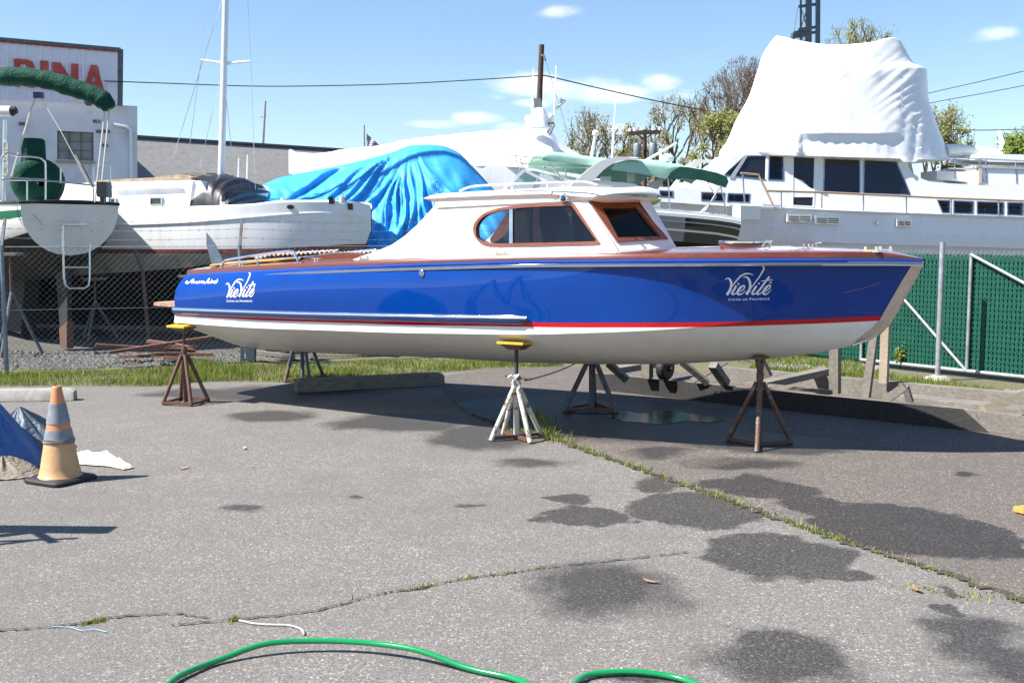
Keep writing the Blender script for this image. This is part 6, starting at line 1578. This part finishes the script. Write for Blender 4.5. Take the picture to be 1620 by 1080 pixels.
# rails, vents, after deck
rl = lean(2.15)
mb = MB()
for pts in ([(1172, 274), (1200, 276.5), (1223, 325)], [(1213, 302), (1300, 304.5), (1484, 313), (1620, 318), (1720, 322)]): mb.tube([rl(p) for p in pts], .03, 6)
mb.build('wooden_rail', mat('rail_wood', (.40, .27, .17), .5), y6)
mb = MB()
for x0, y0, x1, y1_ in ((1236, 303, 1236, 327), (1300, 305, 1300, 330), (1366, 308, 1366, 333), (1434, 311, 1434, 336), (1505, 314, 1505, 339), (1580, 317, 1580, 342), (1175, 275, 1178, 322)): MB().tube([rl((x0, y0)), rl((x1, y1_))], .022, 6).build('stanchion', M['steel'], y6)
hl = lambda p: Y6.lift(p[0], p[1], lambda x, z: -b6(x)*1.0-.03)
for x0, y0, x1, y1_, n_ in [(1244, 337.5, 1283, 351, 2), (1288, 340.5, 1328, 354.5, 2), (1417, 346, 1441, 358, 2)]:
    vt = MB().prism([(x0, y0), (x1, y0+1.6), (x1, y1_+1.2), (x0, y1_)], -Y6.n*.05, (), hl).build('hull_vent', M['gel'], y6)
    mb = MB(); xm = (x0+x1)/2
    for xa_, xb_ in ((x0+3, xm-1), (xm+1, x1-3)):
        for k in range(3):
            yy = lerp(y0+3, y1_-2, (k+.5)/3); mb.prism([(xa_, yy), (xb_, yy+.6), (xb_, yy+1.9), (xa_, yy+1.3)], -Y6.n*.02, (), lambda p: hl(p)-Y6.n*.055)
    mb.build('louvre', M['dkglass'], vt)
MB().box(hl((1176, 337))-Y6.n*.2, (.62, .4, .36), Matrix.Rotation(.35, 3, 'Z')).build('fender_box', M['gel'], y6)
MB().lathe([(0, 0), (.05, 0), (.05, .03), (0, .03)], hl((1388, 352)), 10, -Y6.n).build('drain', M['steel'], y6)
ad = lean(1.6)
mb = MB()
for pts in ([(1495, 250), (1550, 251.5), (1620, 255), (1700, 259)], [(1550, 252), (1555, 288)], [(1607, 254), (1608, 290)], [(1511, 251), (1511, 284)], [(1500, 266), (1552, 268)], [(1560, 253), (1560, 290)]): mb.tube([ad(p) for p in pts], .022, 6)
mb.build('after_rail', M['steel'], y6)
MB().prism([(1546, 263), (1720, 268), (1720, 300), (1546, 292)], Y6.n*1.6, (), ad).build('wet_bar', M['gel_old'], y6)
MB().prism([(1543, 262), (1720, 267), (1720, 271), (1543, 266)], Y6.n*1.65, (), lambda p: ad(p)-Y6.n*.05).build('bar_top', M['sil'], y6)
MB().prism([(1547, 264), (1552, 264), (1552, 291), (1547, 291)], -Y6.n*.05, (), ad).build('bar_end', mat('tan_panel', (.55, .38, .28), .6), y6)
MB().prism([(1552, 243), (1720, 247), (1720, 259), (1565, 256), (1549, 252)], Y6.n*1.4, (), lean(1.4)).build('hard_top', M['gel'], y6)
MB().prism([(1482, 270), (1530, 272), (1534, 288), (1482, 284)], Y6.n*.8, (), lean(1.2)).build('deck_seat', M['gel'], y6)
pts = [lean(.6)(p) for p in ((1495, 240), (1520, 238.5), (1560, 241), (1585, 243))]
MB().tube(pts, [.22, .20, .15, .06], 12).build('davit_boom', M['gel'], y6)
MB().tube(smooth_path([lean(.6)(p) for p in ((1570, 240), (1582, 236), (1585, 228), (1583, 216), (1581, 207))], 4), [.05]*8+[.09]*1+[.085, .075, .07, .065, .06, .05, .045, .04], 8).build('davit_horn', M['gel'], y6)
# ---- black lattice crane mast
k0, k1 = at(1277, 400, 62), at(1279, -40, 62); s_ = 62/F
cr2 = thing('crane_mast', 'black lattice crane mast rising behind the tall shrink wrap', 'crane', V((k0.x, 62, 0)))
def kp_(px, py): return at(px, py, 62)
bar_z = V((0, 1, 0))
for a, b, w_ in (((1266, 420), (1267, -60), 3), ((1278, 420), (1279, -60), 9), ((1291, 420), (1294, -60), 7)): MB().bar(kp_(*a), kp_(*b), w_*s_, w_*s_*.8, bar_z).build('mast_rail', M['gloss_black'], cr2)
mb = MB()
for y in (8, 44, 52, 90, 135): mb.bar(kp_(1263, y+3), kp_(1292, y-1), 4*s_, 4*s_, bar_z)
for y in (12, 52, 94): mb.bar(kp_(1267, y), kp_(1277, y+34), 1.2*s_, 1.2*s_, bar_z).bar(kp_(1277, y), kp_(1267, y+34), 1.2*s_, 1.2*s_, bar_z)
mb.build('lattice', M['gloss_black'], cr2)
MB().prism([(1256, 50), (1263, 48), (1280, 48), (1280, 56), (1262, 58), (1257, 62), (1253, 62)], V((0, .6, 0)), (), lambda p: kp_(*p)).build('sheave_block', M['gloss_black'], cr2)
MB().tube([kp_(1262, 12), kp_(1256, 52)], .02, 4).build('hoist_cable', M['rust_dark'], cr2)
# ================================================================== TREES, POLES, WIRES
M['bark'] = mat('bark', (.10, .075, .055), .9, 0, .3, 6, .3); M['twig'] = mat('twig', (.19, .15, .12), .9, 0, .3, 6)
LF = {'olive': leafmat('young_olive_leaf', (.27, .26, .08)), 'rust': leafmat('bud_rust', (.30, .21, .11)), 'pale': leafmat('pale_spring_leaf', (.30, .33, .11)), 'fresh': leafmat('fresh_green_leaf', (.15, .23, .05)), 'bud': leafmat('bare_bud', (.20, .13, .10))}
def tree(label, px, pytop, Y, wid, leaf, seed, leaves=5, lsize=.12, lean_=0., bare=.0, gens=6, trunk=None, base=.33):
    rn = random.Random(seed); top = at(px, pytop, Y); hgt = top.z; W = wid/F*Y
    root = thing('tree', label, 'tree', V((top.x-lean_, Y, 0)), 'spring trees beyond the boatyard')
    tk, tw, cr = MB(), MB(), MB(); r0 = trunk or hgt*.028
    start = V((top.x-lean_, Y, 0)); fork = V((top.x-lean_*.6, Y, hgt*base))
    tk.tube([start, start.lerp(fork, .5)+V((rn.uniform(-.1, .1), 0, 0)), fork], [r0*1.25, r0, r0*.85], 8)
    C_ = V((top.x, Y, hgt*.64)); ext = V((W*.5, W*.5, hgt*.39)); tips = []
    def inside(p):
        q = p-C_; return (q.x/ext.x)**2+(q.y/ext.y)**2+(q.z/ext.z)**2
    def grow(p, d, L, r, gen):
        q = p+d*L; mid = p.lerp(q, .5)+V((rn.gauss(0, 1), rn.gauss(0, 1), rn.gauss(0, 1)))*L*.07
        (tk if gen < 2 else tw).tube([p, mid, q], [r, r*.85, r*.72], 5 if gen < 2 else 3, cap=False)
        if gen >= gens-2:
            for _ in range(leaves):
                if rn.random() < bare: continue
                c = p.lerp(q, rn.random())+V((rn.gauss(0, 1), rn.gauss(0, 1), rn.gauss(0, 1)))*(L*.18+.12)
                e = V((rn.gauss(0, 1), rn.gauss(0, 1), rn.gauss(0, 1))).normalized()*lsize*.8*rn.uniform(.5, 1.2); f = e.orthogonal().normalized()*lsize*rn.uniform(.35, .65)
                cr.cur = rn.randrange(len(leaf)); cr.poly([c-e, c-f, c+e, c+f])
        if gen >= gens: return
        for k in range(3 if rn.random() < .5 else 2):
            ax = V((rn.gauss(0, 1), rn.gauss(0, 1), rn.gauss(0, .8))).normalized()
            nd = (d+ax*rn.uniform(.3, .75)+V((0, 0, .10))).normalized(); LL = L*rn.uniform(.70, .95)
            e_ = inside(q+nd*LL)
            if e_ > 1.0 and gen < gens-1: LL *= .45
            if e_ > 1.45: continue
            grow(q, nd, LL, r*.66, gen+1)
    n0 = 5
    for k in range(n0):
        a = 2*pi*k/n0+rn.uniform(-.4, .4); sp = rn.uniform(.25, .95)*min(1.2, W/hgt*1.6); grow(fork, V((cos(a)*sp, sin(a)*sp, 1)).normalized(), hgt*rn.uniform(.15, .21), r0*.6, 0)
    tk.build('trunk', M['bark'], root, angle=80); tw.build('branches', M['twig'], root, fix=False)
    if cr.f: cr.build('crown', [LF[k] for k in leaf], root, fix=False, smooth=False)
    return root
tree('rounded olive tree right of the wrapped yacht, left of the transformer pole', 950, 178, 72, 125, ['rust', 'olive', 'pale'], 3, 3, .10, bare=.3)
tree('dark-limbed olive tree right behind the transformer pole', 1078, 158, 68, 150, ['olive', 'pale', 'rust'], 11, 3, .085, .6, bare=.25)
tree('tall bare tree with reddish buds against the left edge of the tall wrap', 1182, 104, 62, 150, ['bud', 'bud', 'olive'], 5, 1, .07, bare=.3, base=.3, gens=8)
tree('low pale green tree below the bare tree, left of the tall wrap', 1145, 194, 50, 120, ['pale', 'olive'], 8, 5, .085, bare=.1)
tree('pale green treetop just showing over the tall shrink wrap', 1356, 48, 88, 150, ['pale', 'olive', 'pale'], 15, 5, .13, bare=.1)
tree('thin olive tree at the right flank of the tall wrap', 1496, 172, 58, 80, ['olive', 'pale'], 17, 5, .10)
tree('bright green tree at the right edge of the view', 1645, 188, 44, 110, ['fresh', 'fresh', 'pale'], 19, 9, .12)
tree('low olive tree under the transformer pole crossarm', 1012, 236, 78, 95, ['olive', 'rust'], 23, 4, .10)
def pole(label, px0, px1, py1, Y, w_):
    b = V((at(px0, 400, Y).x, Y, 0)); t = at(px1, py1, Y); r = thing('utility_pole', label, 'utility pole', b)
    MB().tube([b, t], [w_*Y/F*.62, w_*Y/F*.45], 12).build('pole', M['polewood'], r); return r
p1_ = pole('leaning brown utility pole with a grey box, behind the wrapped yacht', 842, 857, 71, 50, 9)
s_ = 50/F
bx_ = MB().prism([(844.5, 156), (855, 155), (858, 167), (857, 169.5), (845, 169.5)], V((0, .3, 0)), (), lambda p: at(p[0], p[1], 49.6)); bx_.build('junction_box', mat('grey_box', (.22, .25, .24), .6, .3, .2), p1_)
MB().tube([at(857, 88, 49.9), at(860, 88, 49.8), at(863, 96, 49.7)], .05, 6).build('hook', M['rust_dark'], p1_)
p2_ = pole('dark utility pole with crossarm and transformer cans between the trees', 1020, 1020, 205, 58, 7)
MB().bar(at(994, 211, 57.6), at(1045, 208.5, 57.6), .16, .22).build('crossarm', M['polewood'], p2_)
mb = MB(); mb.bar(at(1006, 212, 57.6), at(1019, 220, 57.6), .06, .06).bar(at(1033, 211, 57.6), at(1020, 220, 57.6), .06, .06); mb.build('brace', M['polewood'], p2_)
for px in (996, 1004, 1033, 1043): MB().lathe([(.05, 0), (.10, .05), (.06, .12), (.09, .17), (0, .24)], at(px, 208.5-(px-1020)*.05, 57.6), 8).build('insulator', M['gel_old'], p2_)
for px in (1008, 1033):
    c = at(px, 248, 57.5); MB().lathe([(0, 0), (.19, 0), (.21, .06), (.21, .62), (.16, .70), (0, .72)], c, 14).tube([c+V((-.12, 0, .78)), c+V((-.14, 0, 1.05))], .05, 6).tube([c+V((.12, 0, .78)), c+V((.14, 0, 1.0))], .05, 6).build('transformer', mat('can_grey', (.20, .22, .24), .5, .2), p2_)
M['wire'] = mat('black_cable', (.03, .03, .035), .6)
def wireline(label, pts, r=.022, n=10):
    P = smooth_path([at(a, b, Y) for a, b, Y in pts], n); return single(MB().tube(P, r, 5), 'overhead_wire', M['wire'], label, 'wire')
wireline('long overhead wire sagging from the workshop to the leaning pole', [(165, 128.5, 46), (250, 131.5, 47), (400, 136.5, 48), (520, 135.8, 48.5), (640, 132.5, 49), (760, 126, 49.5), (852, 120, 50)], .024)
wireline('overhead wire falling from the leaning pole to the trees on the right', [(853, 119.5, 50), (870, 121.5, 50.5), (940, 138, 53), (1020, 156, 56), (1100, 172, 58), (1170, 182, 60), (1260, 192, 62)], .03)
wireline('upper wire of the pair sloping up to the right of the tall wrap', [(1380, 170, 48), (1468, 148, 46), (1560, 127, 44), (1660, 103, 42)], .016)
wireline('second wire of the pair sloping up to the right of the tall wrap', [(1380, 184, 48), (1468, 164, 46), (1560, 147, 44), (1660, 128, 42)], .016)
wireline('level wire across the sky at the far right', [(1440, 204, 58), (1510, 205.5, 58), (1570, 206, 57), (1670, 203, 56)], .026)
wireline('thin guy wire dropping from the hook on the leaning pole', [(862, 93, 49.7), (876, 138, 49), (889, 180, 48.5), (902, 228, 48)], .010)
SKY, EXPO, CLOUD = .078, 1.15, 9.5
# ================================================================== light, sky, camera
TO_SUN = V((SAZ.x*cos(EL), SAZ.y*cos(EL), sin(EL)))
sl = bpy.data.lights.new('sun', 'SUN'); sl.energy = 5.0; sl.angle = radians(.5); sl.color = (1, .965, .91)
so = bpy.data.objects.new('sun', sl); COL.objects.link(so); so.rotation_euler = TO_SUN.to_track_quat('Z', 'Y').to_euler()
w = bpy.data.worlds.new('World'); SC.world = w; w.use_nodes = True
nt = w.node_tree; nt.nodes.clear()
def wn(t, **k):
    n = nt.nodes.new(t)
    for a, v in k.items(): setattr(n, a, v)
    return n
sky = wn('ShaderNodeTexSky', sky_type='NISHITA', sun_disc=False); sky.sun_elevation = EL; sky.sun_rotation = math.atan2(SAZ.x, SAZ.y)
sky.air_density = 1.0; sky.dust_density = .35; sky.ozone_density = 1.6; sky.altitude = 0
tc = wn('ShaderNodeTexCoord')
def wm(op, a, b=None, clamp=False):
    n = wn('ShaderNodeMath', operation=op, use_clamp=clamp)
    for i, x in enumerate((a, b)):
        if x is None: continue
        if isinstance(x, (int, float)): n.inputs[i].default_value = x
        else: nt.links.new(x, n.inputs[i])
    return n.outputs[0]
mp = wn('ShaderNodeMapping'); mp.inputs['Scale'].default_value = (1, 1, 2.6); nt.links.new(tc.outputs['Generated'], mp.inputs[0])
nz = wn('ShaderNodeTexNoise'); nz.inputs['Scale'].default_value = 24; nz.inputs['Detail'].default_value = 8; nz.inputs['Roughness'].default_value = .56
nt.links.new(mp.outputs[0], nz.inputs['Vector'])
tot = None
for px, py, rx, rz, amp in ((840, 135, 80, 24, 1.), (960, 145, 90, 20, 1.), (1040, 130, 45, 20, .75), (840, 162, 40, 10, .8), (755, 188, 45, 13, .9), (690, 196, 55, 9, .6), (815, 200, 60, 9, .5), (1573, 52, 42, 14, .6), (885, 18, 40, 12, .45), (970, 205, 60, 14, .5), (790, 152, 30, 8, .4), (900, 142, 120, 22, .8), (1075, 150, 40, 12, .5), (1010, 215, 30, 16, .5)):
    d = ray(px, py).normalized()
    sub = wn('ShaderNodeVectorMath', operation='SUBTRACT'); nt.links.new(tc.outputs['Generated'], sub.inputs[0]); sub.inputs[1].default_value = d
    scl = wn('ShaderNodeVectorMath', operation='MULTIPLY'); nt.links.new(sub.outputs[0], scl.inputs[0]); scl.inputs[1].default_value = (F/rx, F/rx, F/rz)
    ln = wn('ShaderNodeVectorMath', operation='LENGTH'); nt.links.new(scl.outputs[0], ln.inputs[0])
    mr = wn('ShaderNodeMapRange', interpolation_type='SMOOTHSTEP'); nt.links.new(ln.outputs['Value'], mr.inputs[0])
    mr.inputs[1].default_value = 1.35; mr.inputs[2].default_value = .1; mr.inputs[4].default_value = amp
    tot = mr.outputs[0] if tot is None else wm('MAXIMUM', tot, mr.outputs[0])
dens = wn('ShaderNodeMapRange', interpolation_type='SMOOTHSTEP'); nt.links.new(wm('ADD', tot, wm('MULTIPLY', wm('SUBTRACT', nz.outputs[0], .5), 1.7)), dens.inputs[0])
dens.inputs[1].default_value = .05; dens.inputs[2].default_value = 1.25; dens.inputs[4].default_value = .72
cl = wn('ShaderNodeMix', data_type='RGBA'); nt.links.new(wm('MULTIPLY', dens.outputs[0], wm('MINIMUM', wm('MULTIPLY', tot, 3), 1)), cl.inputs[0])
tint = wn('ShaderNodeMix', data_type='RGBA', blend_type='MULTIPLY'); tint.inputs[0].default_value = 1; nt.links.new(sky.outputs[0], tint.inputs[6]); tint.inputs[7].default_value = (.92, 1.0, 1.09, 1)
nt.links.new(tint.outputs[2], cl.inputs[6]); cl.inputs[7].default_value = (CLOUD, CLOUD*.985, CLOUD*.99, 1)
bg = wn('ShaderNodeBackground'); bg.inputs[1].default_value = SKY; nt.links.new(cl.outputs[2], bg.inputs[0])
ow = wn('ShaderNodeOutputWorld'); nt.links.new(bg.outputs[0], ow.inputs[0])
cd = bpy.data.cameras.new('camera'); cam = bpy.data.objects.new('camera', cd); COL.objects.link(cam)
cd.sensor_width = 36; cd.sensor_fit = 'HORIZONTAL'; cd.lens = 36*F/1620; cd.clip_end = 6000; cd.clip_start = .05
cam.location = CAMP; cam.rotation_euler = (radians(90)-PITCH, 0, 0); SC.camera = cam
vs = SC.view_settings; vs.view_transform = 'Standard'; vs.look = 'None'; vs.gamma = 1; vs.use_curve_mapping = False; vs.exposure = EXPO
SC.cycles.max_bounces = 8; SC.cycles.transparent_max_bounces = 24; SC.cycles.use_denoising = True
SC.cycles.caustics_reflective = False; SC.cycles.caustics_refractive = False
